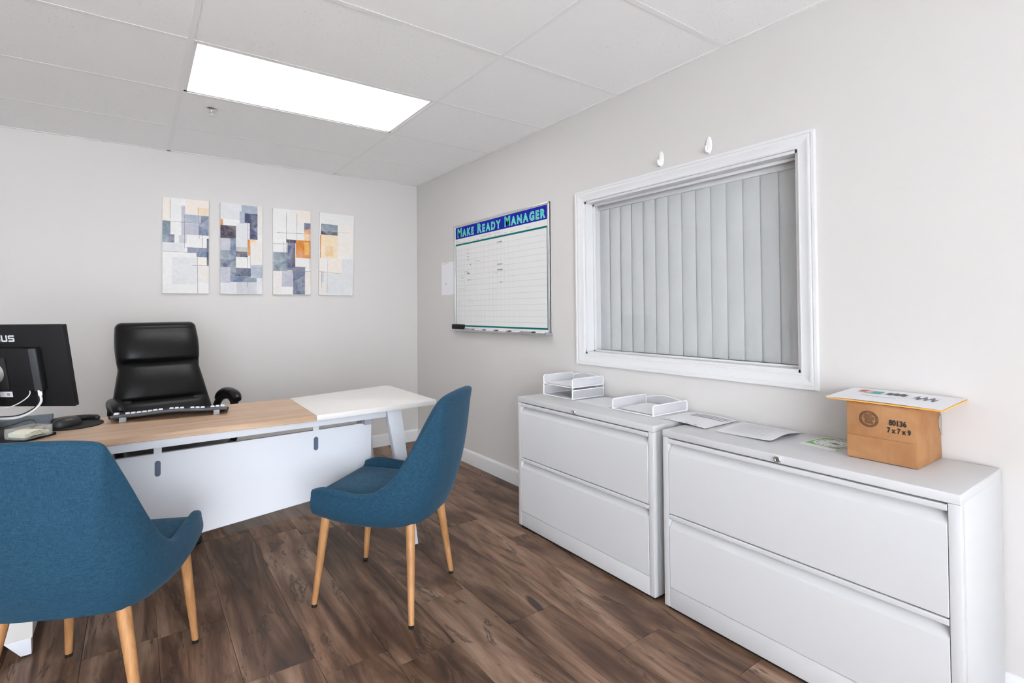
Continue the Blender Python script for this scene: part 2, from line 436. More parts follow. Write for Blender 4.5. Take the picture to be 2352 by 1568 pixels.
# ceiling light
lt = thing('ceiling_light', 'glowing rectangular ceiling light panel set in the tile grid', 'ceiling light', ((LX0+LX1)/2, (LY0+LY1)/2, H))
hx, hy = (LX1-LX0)/2-.004, (LY1-LY0)/2-.004
obj('housing', boxes(((-hx, -hy, .004), (-hx+.024, hy, .05)), ((hx-.024, -hy, .004), (hx, hy, .05)), ((-hx, -hy, .004), (hx, -hy+.02, .05)), ((-hx, hy-.02, .004), (hx, hy, .05)), ((-hx, -hy, .05), (hx, hy, .06))), MGRID, lt)
obj('diffuser', boxes(((-hx+.024, -hy+.02, .004), (hx-.024, hy-.02, .008))), emit_material('light_diffuser_glow', (1, .985, .965), PANEL_STRENGTH), lt)

# sprinkler head
sp = thing('fire_sprinkler', 'small chrome sprinkler head hanging from a ceiling tile', 'sprinkler', (-1.854, -1.007, H+.003))
obj('escutcheon', MB().lathe([(.036, .002), (.036, -.001), (.030, -.006), (.014, -.009)], n=24), MSILVER, sp)
obj('stem', MB().lathe([(.008, -.005), (.008, -.020), (.004, -.022), (.004, -.034)], n=12), MSILVER, sp)
obj('deflector', MB().lathe([(.004, -.034), (.014, -.035), (.014, -.037), (.004, -.038)], n=16), MSILVER, sp)

# ================================================================== INTERIOR WINDOW
w1 = struct('window_1', boxes(((0, WY0-.012, WZ0), (T, WY0, WZ1)), ((0, WY1, WZ0), (T, WY1+.012, WZ1)), ((0, WY1, WZ0), (T, WY0, WZ0+.012)), ((0, WY1, WZ1-.012), (T, WY0, WZ1))), MTRIM)
prof = [(0, 0), (0, .011), (.005, .0135), (.009, .0125), (.014, .013), (.034, .0150), (.039, .0170), (.046, .0175), (.049, .0165), (.052, .019), (.062, .019), (.063, 0)]
def casing(corner):
    q = MB(); n = len(prof); c4 = [(WY0, WZ0, 1, -1), (WY1, WZ0, -1, -1), (WY1, WZ1, -1, 1), (WY0, WZ1, 1, 1)]
    a, b = c4[corner], c4[(corner+1) % 4]
    q.hexa([(-h, a[0]+a[2]*d, a[1]+a[3]*d) for d, h in prof], [(-h, b[0]+b[2]*d, b[1]+b[3]*d) for d, h in prof]); return q
for k in range(4): obj('casing', casing(k), MTRIM, w1)
GXp = .066
obj('glazing_bead', boxes(((GXp-.012, WY0-.026, WZ0+.012), (GXp, WY0-.012, WZ1-.012)), ((GXp-.012, WY1+.012, WZ0+.012), (GXp, WY1+.026, WZ1-.012)), ((GXp-.012, WY1+.012, WZ0+.012), (GXp, WY0-.012, WZ0+.022)), ((GXp-.012, WY1+.012, WZ1-.026), (GXp, WY0-.012, WZ1-.012))), MTRIM, w1, bevel=.002)
obj('pane', boxes(((GXp, WY1+.012, WZ0+.012), (GXp+.005, WY0-.012, WZ1-.012))), MGLASS, w1)
# vertical blind hanging on the far side of the glass
vb = thing('vertical_blind', 'closed pale grey vertical blind behind the window glass', 'blind', (.115, (WY0+WY1)/2, WZ0+.013))
obj('headrail', boxes(((.100, WY1+.014, WZ1-.045), (.127, WY0-.014, WZ1-.013))), MTRIM, vb, world=True, bevel=.003)
va = math.radians(4.5)
sl = MB(); nw = 6
for k in range(nw):
    pass
def vane(u, v):
    w = (u-.5)*.089; bow = .004*(1-(2*u-1)**2)
    return (math.sin(va)*w-bow, math.cos(va)*w, v)
zb, zt = WZ0+.02, WZ1-.045
sl.grid(lambda u, v: vane(u, (zt-zb)*v), 6, 1); sl.grid(lambda u, v: tuple(Vector(vane(1-u, (zt-zb)*v))+Vector((.001, 0, 0))), 6, 1)
first = None; y = WY0-.045; i = 0
while y > WY1+.03:
    p = (0, y-vb.location.y, zb-vb.location.z)
    if first is None: first = obj('vane', sl, MBLIND, vb); first.location = p; o = first
    else: o = clone(first, vb, p)
    o.rotation_euler = (0, 0, random.uniform(-.012, .012)); y -= .0785; i += 1

# wall hooks
def hook(y, zb, label):
    t = thing('wall_hook', label, 'hook', (0, y, zb), 0, 'adhesive hooks over the window')
    q = MB().ellip((-.003, 0, .040), (.005, .0155, .040))
    obj('base_plate', q, MPLASTW, t)
    pts = catmull([(-.003, 0, .026), (-.010, 0, .012), (-.020, 0, .009), (-.027, 0, .018), (-.028, 0, .034)], 14)
    obj('hook_arm', MB().tube(pts, [.0065]*8+[.0062, .0060, .0058, .0056, .0054, .0050, .0036], 10), MPLASTW, t)
hook(-2.680, 1.931, 'white plastic adhesive hook over the window, nearer the whiteboard')
hook(-2.936, 1.931, 'white plastic adhesive hook over the window, farther from the whiteboard')

# ================================================================== WHITEBOARD
BY0, BY1, BZ0, BZ1 = -.690, -1.856, 1.062, 1.910
wb = thing('whiteboard', 'white planner board with blue printed title strip hung on the wall', 'whiteboard', (0, (BY0+BY1)/2, BZ0))
W = dict(parent=wb, world=True)
obj('board', boxes(((-.010, BY1, BZ0), (-.001, BY0, BZ1))), MBOARD, **W)
q = MB()
fwid = .012
obj('frame', boxes(((-.016, BY1, BZ0), (-.001, BY1+fwid, BZ1)), ((-.016, BY0-fwid, BZ0), (-.001, BY0, BZ1)), ((-.016, BY1, BZ1-fwid), (-.001, BY0, BZ1)), ((-.016, BY1, BZ0), (-.001, BY0, BZ0+fwid))), MALU, bevel=.002, **W)
fb = frame((-.0101, BY0, BZ0), (0, -1, 0), (0, 0, 1), (-1, 0, 0))      # u to the right, v up
BW, BH = BY0-BY1, BZ1-BZ0
def rects(rs, h0=0., h1=.0004, fr=fb):
    q = MB()
    for (a, b, c, d) in rs: q.prism([(a, b), (c, b), (c, d), (a, d)], fr, h0, h1)
    return q
hv0, hv1 = .738, .832
obj('title_strip', rects([(.025, hv0, BW-.022, hv1)]), MBLUEH, **W)
tv = .683
obj('teal_border', rects([(.024, tv, BW-.022, tv+.013), (.024, .030, .029, tv), (BW-.027, .030, BW-.022, tv), (.024, .024, BW-.022, .036)]), MTEAL, **W)
rs = [(.034, tv-.041*(k+1)-.0009, BW-.032, tv-.041*(k+1)+.0009) for k in range(15)]
cols = [.075, .115, .16, .22, .255, .31, .345, .39, .43, .50, .545, .60, .645, .69, .735, .79, .85]
tag(obj('ruled_lines', rects(rs), MLINE, **W), kind='stuff')
rs = []
for a, rows in ((.03, (.012, .024, .038)), (.075, (.030,)), (.13, (.030,)), (.21, (.028,)), (.33, (.033,)), (.39, (.016, .033)), (.43, (.014,)), (.48, (.012, .032)), (.56, (.014, .032)), (.61, (.012, .033)), (.68, (.026,)), (.76, (.026,)), (.93, (.024,))):
    for r in rows: rs.append((a, hv0-r-.002-.004, a+random.uniform(.025, .05), hv0-r-.002))
tag(obj('column_headings', rects(rs), mat('heading_grey', (.35, .33, .33), .7), **W), kind='stuff')
tag(obj('column_lines', rects([(c, .038, c+.0011, tv-.004) for c in cols]), mat('faint_column_line', (.55, .55, .56), .7), **W), kind='stuff')
# title lettering, small capitals: every letter is a part with its outline and navy backing print
MNAVYPRINT = mat('title_navy_print', (.004, .010, .09), .5)
lay = []; u = 0.; big, sml = .096, .078
for word in ('MAKE', 'READY', 'MANAGER'):
    for ci, ch in enumerate(word):
        size = big if ci == 0 else sml; _, _, a0, b0 = text_tris(ch, size, 0)
        lay.append((ch, size, u, a0, b0)); u += (b0-a0)*.80+.0170
    u += .034
TS = (BW-.045-.060)/(u-.034-.0170)
def letter(ch, size, u, a0, off, h, du=0, dv=0):
    vs, fs, a, b = text_tris(ch, size, off)
    return MB().add([fb(.060+(u+(x-a0)*.80)*TS+du, hv0+.0155+dv+y, h) for x, y in vs], fs)
for ch, size, u, a0, b0 in lay:
    L = obj('title_letter', letter(ch, size, u, a0, .0010, .0012), MTEALL, **W)
    for nm_, off, h, du, dv, mm in (('letter_backing', .0030, .0005, .005, -.003, MNAVYPRINT), ('letter_outline', .0036, .0009, 0, 0, MCYAN)):
        c = obj(nm_, letter(ch, size, u, a0, off, h, du, dv), mm, L, loc=None); c.location = -wb.location
# handwriting
def scribble(rows, material, name):
    q = MB()
    for (a, v, w, amp, n) in rows:
        pts = [fb(a+w*i/n, v+amp*math.sin(i*2.1)*random.uniform(.5, 1), .0012) for i in range(n+1)]
        q.tube(pts, .0011, 5)
    return tag(obj(name, q, material, **W), kind='stuff')
MPEN = mat('navy_marker_ink', (.03, .025, .13), .6); MPEN2 = mat('violet_marker_ink', (.30, .28, .42), .6); MPEN3 = mat('faded_red_ink', (.62, .42, .38), .6)
scribble([(.60, tv-.032, .060, .006, 12), (.60, tv-.195, .065, .006, 12), (.60, tv-.235, .065, .008, 14), (.62, tv-.325, .040, .004, 8), (.20, tv-.045, .004, .004, 2), (.20, tv-.071, .004, .004, 2), (.20, tv-.100, .004, .004, 2), (.20, tv-.122, .004, .004, 2), (.195, tv-.235, .035, .008, 9)], MPEN, 'handwriting')
scribble([(.21, tv-.075, .016, .004, 5), (.21, tv-.104, .020, .004, 6), (.21, tv-.128, .016, .004, 5), (.24, tv-.165, .008, .010, 5), (.16, tv-.22, .05, .005, 9), (.10, tv-.265, .05, .004, 8), (.20, tv-.287, .05, .006, 9), (.13, tv-.30, .03, .003, 6), (.57, tv-.255, .03, .003, 5), (.31, tv-.145, .06, .003, 9)], MPEN2, 'handwriting')
scribble([(.20, tv-.44, .09, .002, 12), (.20, tv-.455, .08, .002, 12), (.20, tv-.47, .09, .002, 12), (.04, tv-.35, .15, .002, 16), (.04, tv-.41, .03, .002, 6), (.045, tv-.455, .05, .002, 8), (.045, tv-.475, .04, .002, 8)], MPEN3, 'handwriting')
# tray
q = MB(); tp = [(0, 0), (-.052, 0), (-.058, .004), (-.060, .014), (-.055, .014), (-.053, .007), (-.004, .007), (0, .009)]
q.hexa([(d, BY0+.006, BZ0-.010+z) for d, z in tp], [(d, BY1-.004, BZ0-.010+z) for d, z in tp])
obj('pen_tray', q, MALU, **W)
obj('tray_end_cap', boxes(((-.062, BY1-.010, BZ0-.011), (0, BY1-.002, BZ0+.009))), MGREYP, bevel=.003, **W)
TZ = BZ0-.003
# eraser, markers in the tray
er = thing('board_eraser', 'black felt board eraser on the end of the pen tray', 'eraser', (-.028, -.775, TZ))
obj('felt', boxes(((-.020, -.070, 0), (.020, .070, .012))), mat('black_felt', (.02, .02, .02), .95), er, bevel=.002)
obj('grip', boxes(((-.020, -.072, .012), (.020, .072, .044))), MBLACKM, er, bevel=.004)
def marker(y, cap, label, ang=0):
    t = thing('board_marker', label, 'marker', (-.036, y, TZ+.0075), ang, 'dry-erase markers in the pen tray')
    obj('barrel', MB().lathe([(.0068, -.055), (.0072, -.052), (.0072, .030), (.0060, .034)], n=12, axis='y'), MPLASTW, t)
    obj('cap', MB().lathe([(.0074, .028), (.0074, .066), (.0055, .070)], n=12, axis='y'), cap, t)
MRED = mat('red_marker_cap', (.55, .03, .04), .4); MNAVY = mat('blue_marker_cap', (.03, .04, .25), .4)
marker(-1.06, MRED, 'white dry-erase marker with a red cap in the board tray')
marker(-1.21, MNAVY, 'white dry-erase marker with a dark blue cap in the board tray')
marker(-1.365, MDGREY, 'white dry-erase marker with a dark grey cap in the board tray')
marker(-1.52, MBLACK, 'white dry-erase marker with a black cap near the tray middle')
marker(-1.775, MBLACK, 'white dry-erase marker with a black cap near the tray corner')
# sheet pinned beside the board
ps = thing('notice_sheet', 'white sheet on the wall, partly behind the whiteboard', 'paper', (-.0005, -.60, 1.350))
obj('sheet', boxes(((-.0006, -.10, 0), (0, .135, .276))), MPAPER, ps)
obj('printed_text', boxes(*[((-.0010, .02, .265-.016*k), (-.0004, .02+.10*random.uniform(.4, 1), .268-.016*k)) for k in (0,)]), MLINE, ps)
obj('printed_mark', boxes(((-.0010, .060, .085), (-.0004, .067, .100))), MDGREY, ps)

# ================================================================== PICTURES
def lin(c): return tuple((x/255)**2.2*.80 for x in c)
W_ = (240, 238, 236); PE = (246, 235, 224); GR = (205, 206, 212); LG = (225, 226, 228); SL = (104, 110, 138); SD = (84, 90, 118); PLM = (78, 68, 84)
TB = (126, 142, 156); BL = (120, 132, 160); OR = (222, 138, 58); ORL = (244, 208, 162); TA = (236, 230, 224); GB = (176, 184, 200); LV = (190, 190, 204)
def picture(xa, xb, label, px, rlist, lines, skew=0.):
    x0z, x1z, tl, tr, bz = px; w = xb-xa; zb_, zt_ = 1.354, 2.050
    t = thing('canvas_picture', label, 'picture', ((xa+xb)/2, 0, zb_), 0, 'abstract canvas prints in a row')
    t.rotation_euler = (0, skew, 0)
    obj('canvas', boxes(((-w/2, -.022, 0), (w/2, -.001, zt_-zb_))), MCANVAS, t, bevel=.0015)
    def uv(x, y):
        u = (x-x0z)/(x1z-x0z); top = tl+(tr-tl)*u; return u, 1-(y-top)/(bz-top)
    q = MB(); k = 0
    fr = frame((-w/2, -.0221, 0), (w, 0, 0), (0, 0, zt_-zb_), (0, -1, 0)); cl01 = lambda v: min(max(v, .004), .996)
    for (a, b, c, d, colr) in rlist:
        u0, v1 = uv(a, b); u1, _ = uv(c, b); _, v0 = uv((a+c)/2, d); _, v1 = uv((a+c)/2, b)
        u0, u1, v0, v1 = map(cl01, (u0, u1, v0, v1)); k += 1
        q.add([fr(u0, v0, .00003*k), fr(u1, v0, .00003*k), fr(u1, v1, .00003*k), fr(u0, v1, .00003*k)], [(0, 1, 2, 3)], lin(colr))
    for (a, b, c, d, colr) in lines:
        u0, v0 = uv(a, b); u1, v1 = uv(c, d); u0, v0, u1, v1 = map(cl01, (u0, v0, u1, v1)); k += 1
        e = .0045; f2 = .0022
        if abs(u1-u0)*w > abs(v1-v0)*.7: pts = [(u0, v0-f2), (u1, v1-f2), (u1, v1+f2), (u0, v0+f2)]
        else: pts = [(u0-e, v0), (u1-e, v1), (u1+e, v1), (u0+e, v0)]
        q.add([fr(p[0], p[1], .00003*k) for p in pts], [(0, 1, 2, 3)], lin(colr))
    obj('painted_print', q, MINK, t, smooth=False)
DK = (130, 120, 128)
picture(-2.063, -1.763, 'canvas print with slate blue blocks over a mostly pale lower half', (105, 608, 100, 155, 1150),
 [(105,100,190,360,PE),(190,110,310,500,W_),(306,200,345,520,LV),(345,140,608,310,PE),(480,225,600,310,(244,220,190)),(345,305,608,395,GB),(520,315,608,395,BL),(345,395,500,520,LV),(500,395,608,525,BL),(108,365,190,595,TB),(168,510,232,598,SL),(232,410,280,595,W_),(280,520,362,605,GR),(365,520,608,655,W_),(108,600,345,690,LG),(370,655,590,755,BL),(585,560,608,850,SD),(108,705,470,1145,W_),(205,760,480,1050,LG),(480,760,585,850,PE),(490,850,608,1030,TA),(490,1030,608,1145,W_)],
 [(185,120,185,360,DK),(108,360,608,405,DK),(340,300,340,660,DK),(490,230,500,560,DK),(530,320,535,660,DK),(108,690,370,705,DK),(350,655,608,665,DK),(480,760,485,1145,DK),(420,845,608,850,DK)])
picture(-1.686, -1.383, 'canvas print with stepped grey and navy blocks reaching its top edge', (735, 1190, 155, 205, 1150),
 [(735,160,960,340,LG),(960,185,1135,280,GB),(995,280,1135,385,SD),(940,255,995,385,GB),(1050,385,1135,560,SD),(1135,200,1190,510,TA),(735,335,765,405,OR),(735,405,900,545,PLM),(765,360,900,405,W_),(900,385,1050,640,LG),(1045,560,1115,735,ORL),(1030,560,1050,735,OR),(1060,590,1190,860,TA),(735,545,840,680,LV),(840,545,900,745,BL),(735,680,840,770,TB),(900,640,1025,690,(196,192,184)),(900,690,1025,748,PLM),(735,770,840,858,SL),(840,745,900,1020,TB),(900,750,1030,865,W_),(900,868,1125,960,SD),(735,860,840,1030,LV),(840,960,905,1020,BL),(905,960,975,1020,BL),(975,955,1125,1130,TB),(1060,835,1190,975,GB),(735,1030,905,1150,LG),(905,1020,1125,1150,GR),(1125,975,1190,1150,LG)],
 [(735,755,900,762,DK),(1025,360,1025,870,DK),(1052,640,1056,860,DK),(735,675,840,680,DK),(1060,865,1190,875,DK),(1022,870,1022,1070,DK)])
picture(-1.303, -1.004, 'canvas print with a bright orange square over dark blue steps', (1303, 1710, 222, 270, 1163),
 [(1303,225,1640,570,W_),(1560,250,1710,400,PE),(1638,395,1710,465,SL),(1638,462,1710,515,(226,150,80)),(1638,515,1710,590,ORL),(1545,580,1710,770,OR),(1640,600,1700,735,(240,178,90)),(1445,570,1550,605,PLM),(1455,605,1540,900,SL),(1505,660,1540,860,PLM),(1303,705,1455,908,TB),(1303,600,1445,705,W_),(1545,770,1710,865,W_),(1505,862,1648,935,SL),(1515,935,1645,1163,SL),(1560,1000,1610,1120,TB),(1395,912,1512,1078,LV),(1303,912,1395,1163,TA),(1395,1078,1512,1163,W_),(1648,915,1710,1163,TA)],
 [(1443,280,1443,860,DK),(1557,290,1557,580,DK),(1340,490,1640,510,DK),(1303,612,1445,616,DK),(1415,590,1420,800,DK),(1303,905,1710,915,DK),(1700,510,1700,900,DK)])
picture(-.936, -.636, 'canvas print with one dark blue bar above pale peach washes', (1788, 2172, 272, 320, 1167),
 [(1795,275,2170,410,W_),(1803,405,1988,485,TB),(1803,482,1988,530,PLM),(1795,520,1990,775,(248,226,192)),(1795,520,1806,775,OR),(1850,640,1940,750,ORL),(1990,420,2165,760,(246,238,230)),(1795,775,2040,915,PE),(1825,780,1880,915,W_),(1880,775,2040,900,PE),(2040,780,2160,960,LG),(1790,915,2040,1160,TA),(1850,940,2020,1160,LG),(2020,960,2160,1165,LG),(1812,915,1838,1030,GR)],
 [(1880,780,1880,1140,(200,180,170)),(1790,915,2040,940,(190,150,130)),(1990,490,2140,500,(210,205,205)),(1815,915,1817,1090,DK)], .012)

# ================================================================== FILING CABINETS
def cabinet(yl, yr, h, label, lock_y):
    w = yl-yr; xf, xb = -.412, -.010
    t = thing('filing_cabinet', label, 'filing cabinet', (xb, (yl+yr)/2, 0)); K = dict(parent=t, world=True)
    st = .026
    obj('body', boxes(((xf+.032, yr, .014), (xb, yl, h-.002)), ((xf, yr, .014), (xf+.033, yr+st, h-.028)), ((xf, yl-st, .014), (xf+.033, yl, h-.028)), ((xf, yr+st, .014), (xf+.033, yl-st, .092))), MSTEEL, bevel=.0022, **K)
    obj('top_panel', boxes(((xf-.001, yr-.001, h-.028), (xb, yl+.001, h))), MSTEEL, bevel=.003, seg=3, **K)
    obj('plinth', boxes(((xf+.014, yr+.010, 0), (xb, yl-.010, .0145))), MBLACK, **K)
    for z0, z1 in ((.094, h-.335), (h-.332, h-.0315)):
        pr = [(xf+.031, z0), (xf-.001, z0), (xf-.001, z1-.056), (xf+.020, z1-.030), (xf+.022, z1-.018), (xf-.001, z1-.0185), (xf-.0035, z1-.016), (xf-.0035, z1-.0035), (xf-.001, z1-.001), (xf+.031, z1-.001)]
        q = MB(); q.hexa([(x, yr+st+.0015, z) for x, z in pr], [(x, yl-st-.0015, z) for x, z in pr])
        d = obj('drawer', q, MSTEEL, bevel=.0010, seg=1, angle=20, **K)
        # rounded end stops of the pull
    q = MB().lathe([(.0115, 0), (.0115, -.006), (.0095, -.0085), (.0060, -.0085), (.0055, -.0065), (.001, -.0065)], (xf-.001, lock_y, h-.0145), 20, 'x')
    lk = obj('lock', q, MSILVER, **K)
    obj('keyhole', boxes(((xf-.0085, lock_y-.0008, h-.018), (xf-.0072, lock_y+.0008, h-.011))), MBLACK, lk).location = -t.location
    return t
c1 = cabinet(-2.022, -2.920, .727, 'white two-drawer filing cabinet with letter trays on top', -2.466)
c2 = cabinet(-2.966, -3.866, .722, 'white two-drawer filing cabinet with the cardboard box on top', -3.414)

# ------------------------------------------------------------------ letter trays
def letter_tray(x0, x1, y0, y1, z, label, h=.051, post=.042):
    t = thing('letter_tray', label, 'letter tray', ((x0+x1)/2, (y0+y1)/2, z), 0, 'white mesh letter trays'); K = dict(parent=t, world=True)
    r = .0026; e = .012
    def panel_loop(y):
        zb_, zt_ = z+r+.002, z+h
        pts = []
        for cx, cz, a0 in ((x0+e, zb_+e, 180), (x1-e, zb_+e, 270), (x1-e, zt_-e, 0), (x0+e, zt_-e, 90)):
            for k in range(5):
                a = math.radians(a0+k*22.5); pts.append((cx+e*math.cos(a), y, cz+e*math.sin(a)))
        return pts
    for y in (y0, y1):
        obj('side_wire', MB().tube(panel_loop(y), r, 8, closed=True), MPLASTW, **K)
        obj('side_mesh', MB().hexa([(p[0], y-.0004, p[2]) for p in panel_loop(y)], [(p[0], y+.0004, p[2]) for p in panel_loop(y)]), MMESHP, **K)
    obj('base_wire', MB().tube([(x0, y0, z+r+.001), (x0, y1, z+r+.001), (x1, y1, z+r+.001), (x1, y0, z+r+.001)], r, 8, closed=True), MPLASTW, **K)
    obj('base_mesh', boxes(((x0, min(y0, y1), z+.0040), (x1, max(y0, y1), z+.0050))), MMESHP, **K)
    for x in (x0, x1):
        for y in (y0, y1): obj('corner_post', MB().tube([(x, y, z+.003), (x, y, z+post)], .0029, 8), MPLASTW, **K)
    arc = [(x1-.001, y0+(y1-y0)*k/14, z+h*.72+.018*math.sin(math.pi*k/14)) for k in range(15)]
    obj('back_arc_wire', MB().tube(arc, r*.9, 8), MPLASTW, **K)
    obj('back_mesh', MB().hexa([(x1-.0014, p[1], z+.005) for p in arc]+[(x1-.0014, p[1], p[2]) for p in reversed(arc)], [(x1-.0006, p[1], z+.005) for p in arc]+[(x1-.0006, p[1], p[2]) for p in reversed(arc)]), MMESHP, **K)
    return t
ZA, ZB2 = .7272, .7222
letter_tray(-.252, -.012, -2.060, -2.290, ZA, 'white wire mesh letter tray, lower of the stacked pair', post=.0624)
tr_top = letter_tray(-.252, -.012, -2.060, -2.290, ZA+.0625, 'white wire mesh letter tray, upper of the stacked pair')
letter_tray(-.268, -.012, -2.580, -2.812, ZA, 'single white wire mesh letter tray beside the loose papers')

# ------------------------------------------------------------------ loose papers on the cabinets
def paper(name, label, corners, z, bend, mats=(MPAPER,), lines=(), th=.0007, cat='paper', ink=MLINE):
    A, B, C_, D = [Vector((*p, 0)) for p in corners]                # front-left, back-left, back-right, front-right
    c0 = (A+B+C_+D)/4; t = thing(name, label, cat, (c0.x, c0.y, z))
    def P(u, v):
        p = A.lerp(D, u).lerp(B.lerp(C_, u), v)-c0; return (p.x, p.y, th+bend(u, v))
    obj('sheet', MB().sheet(P, 14, 10, th), mats[0], t)
    if lines:
        q = MB()
        for (u0, v0, u1, v1) in lines:
            n = max(1, int(abs(u1-u0)*14))
            q.grid(lambda a, b: tuple(Vector(P(u0+(u1-u0)*a, v0+(v1-v0)*b))+Vector((0, 0, .0011))), 14, 1)
        tag(obj('printed_lines', q, ink, t), kind='stuff')
    return t
txt = lambda n, u0, u1, v0, v1, w=.010: [(u0, v0+(v1-v0)*k/(n-1), u0+(u1-u0)*random.uniform(.6, 1), v0+(v1-v0)*k/(n-1)+w) for k in range(n)]
MFAINT = mat('faint_print', (.50, .50, .54), .8); MDARKP = mat('dark_table_rule', (.10, .10, .12), .8)
paper('form_sheet', 'plain printed sheet lying between the two letter tray stands', [(-.250, -2.31), (-.02, -2.325), (-.03, -2.555), (-.268, -2.54)], ZA, lambda u, v: .0004, lines=txt(7, .1, .9, .15, .85), ink=MFAINT)
paper('tray_paper', 'white paper lying in the single letter tray', [(-.245, -2.595), (-.03, -2.592), (-.03, -2.800), (-.250, -2.800)], ZA+.0055, lambda u, v: .0012+.004*v, lines=())
paper('tray_paper', 'white paper lying in the upper stacked letter tray', [(-.235, -2.075), (-.03, -2.075), (-.03, -2.275), (-.235, -2.275)], ZA+.0625+.0055, lambda u, v: .001+.002*v)
pf = paper('form_sheet', 'printed form with dark ruled rows bridging the two cabinets', [(-.262, -2.842), (-.018, -2.838), (-.014, -3.058), (-.272, -3.064)], ZA+.0004, lambda u, v: .0012+.006*u*(1-u)-.0042*max(0, (u-.62))/.38,
  lines=[(.22, .655, .93, .680), (.2, .755, .95, .780), (.2, .845, .95, .870), (.03, .06, .10, .075), (.14, .05, .2, .065), (.55, .05, .60, .065), (.74, .045, .80, .06), (.46, .05, .5, .06)], ink=MDARKP)
q = MB()
paper('form_sheet', 'curled printed sheet beside the small green clock card', [(-.268, -3.105), (-.016, -3.080), (-.016, -3.318), (-.272, -3.320)], ZB2+.0003, lambda u, v: .0006+.010*math.sin(math.pi*v)**2*(.3+.7*u)+.006*u*u*(1-v),
  lines=txt(11, .12, .9, .2, .86), ink=MFAINT)
# green clock card
cc = thing('clock_card', 'small green card printed with a white clock face', 'card', (-.112, -3.450, ZB2+.0002))
ccr = math.radians(-6); cc.rotation_euler = (0, 0, ccr)
obj('card', boxes(((-.085, -.060, 0), (.085, .060, .0008))), MPAPER, cc)
obj('green_field', boxes(((-.060, -.056, .0006), (.078, .056, .0010))), MGREEN, cc)
obj('clock_face', MB().add([(.006+.060*math.cos(2*math.pi*k/36), .051*math.sin(2*math.pi*k/36), .0012) for k in range(36)], [tuple(range(36))]), MPAPER, cc)
q = MB(); fc = frame((.006, 0, .0013), (0, -1, 0), (1, 0, 0), (0, 0, 1))
for k in range(1, 13):
    a = math.radians(90-30*k); vs, fs, a0, b0 = text_tris(str(k), .014, .0004)
    q.add([fc(.040*math.cos(a)+x-(a0+b0)/2, .048*math.sin(a)+y-.005, .0001) for x, y in vs], fs)
tag(obj('numerals', q, MBLKINK, cc), kind='stuff')
q = MB()
for ang, ln, wd in ((20, .026, .0035), (-8, .036, .003)):
    a = math.radians(ang); d = Vector((math.cos(a), math.sin(a))); n = Vector((-d.y, d.x))
    pts = [-d*.006, d*ln*.5-n*wd, d*ln, d*ln*.5+n*wd]
    q.prism([(p.x, p.y) for p in pts], fc, .0002, .0007)
obj('hands', q, MBLKINK, cc)

# ------------------------------------------------------------------ cardboard box and what lies on it
BX0, BX1, BYL, BYR, BT = -.236, -.012, -3.548, -3.732, .905
bx = thing('cardboard_box', 'brown cardboard box printed 80136 standing on the filing cabinet', 'box', (-.124, -3.64, ZB2)); K = dict(parent=bx, world=True)
cz = ZB2+.076
obj('body', MB().hexa([(BX0, BYR, ZB2), (BX1, BYR, ZB2), (BX1, BYL, ZB2), (BX0, BYL, ZB2)], [(BX0+.001, BYR+.001, BT-.004), (BX1, BYR+.002, BT-.006), (BX1, BYL, BT-.004), (BX0+.001, BYL, BT-.004)]), MCARD, bevel=.003, **K)
obj('overlap_flap', boxes(((BX0-.0040, BYR+.003, ZB2+.002), (BX0+.001, BYL-.002, cz))), MCARD, bevel=.0008, seg=1, **K)
obj('top_flap', MB().hexa([(BX0, BYR, BT-.004), (BX1, BYR, BT-.004), (BX1, BYL, BT-.004), (BX0, BYL, BT-.004)], [(BX0+.002, BYR, BT-.001), (BX1, BYR, BT+.006), (BX1, BYL, BT+.005), (BX0+.002, BYL, BT-.001)]), MCARD, **K)
fx = frame((BX0-.0006, BYL, ZB2), (0, -1, 0), (0, 0, 1), (-1, 0, 0))
q = MB(); put_text(q, '80136', fx, .1145, .1235, .0232, .0004, .0008, width=.0440); put_text(q, '7 x 7 x 9', fx, .1100, .1000, .0225, .0004, .0008, width=.0590)
obj('printed_numbers', q, MBLKINK, **K)
q = MB(); cu, cv = .062, .1330
def ring(q, r0, r1, n=40, sx=1.0):
    q.add([fx(cu+r*math.cos(2*math.pi*k/n)*sx, cv+r*math.sin(2*math.pi*k/n), .0005) for k in range(n) for r in (r0, r1)], [(2*k, 2*k+1, 2*((k+1) % n)+1, 2*((k+1) % n)) for k in range(n)])
ring(q, .0246, .0260); ring(q, .0190, .0200)
for k in range(44):                                  # ring of tiny illegible letters, drawn as short strokes
    a = 2*math.pi*k/44
    if k % 11 == 0: continue
    d = Vector((math.cos(a), math.sin(a))); n = Vector((-d.y, d.x))*.0011
    q.prism([tuple(Vector((cu, cv))+d*.0210-n), tuple(Vector((cu, cv))+d*.0210+n), tuple(Vector((cu, cv))+d*.0238+n*.8), tuple(Vector((cu, cv))+d*.0238-n*.8)], fx, .0003, .0005)
for k in range(9):
    v = -.014+k*.0034; hw = math.sqrt(max(0, .0185**2-v*v)); a = random.uniform(.55, .95); b = random.uniform(.5, .95)
    q.prism([(cu-hw*a, cv+v), (cu+hw*b, cv+v), (cu+hw*b, cv+v+.0016), (cu-hw*a, cv+v+.0016)], fx, .0003, .0005)
tag(obj('printed_stamp', q, MBRNINK, **K), kind='stuff')
fy = frame((BX0, BYR, ZB2), (1, 0, 0), (0, 0, 1), (0, -1, 0))
pts = [(.224, .075), (.212, .085), (.196, .105), (.192, .122), (.204, .140), (.224, .142)]
obj('torn_patch', MB().prism(pts, fy, -.0004, .0008), MTAPE, **K)
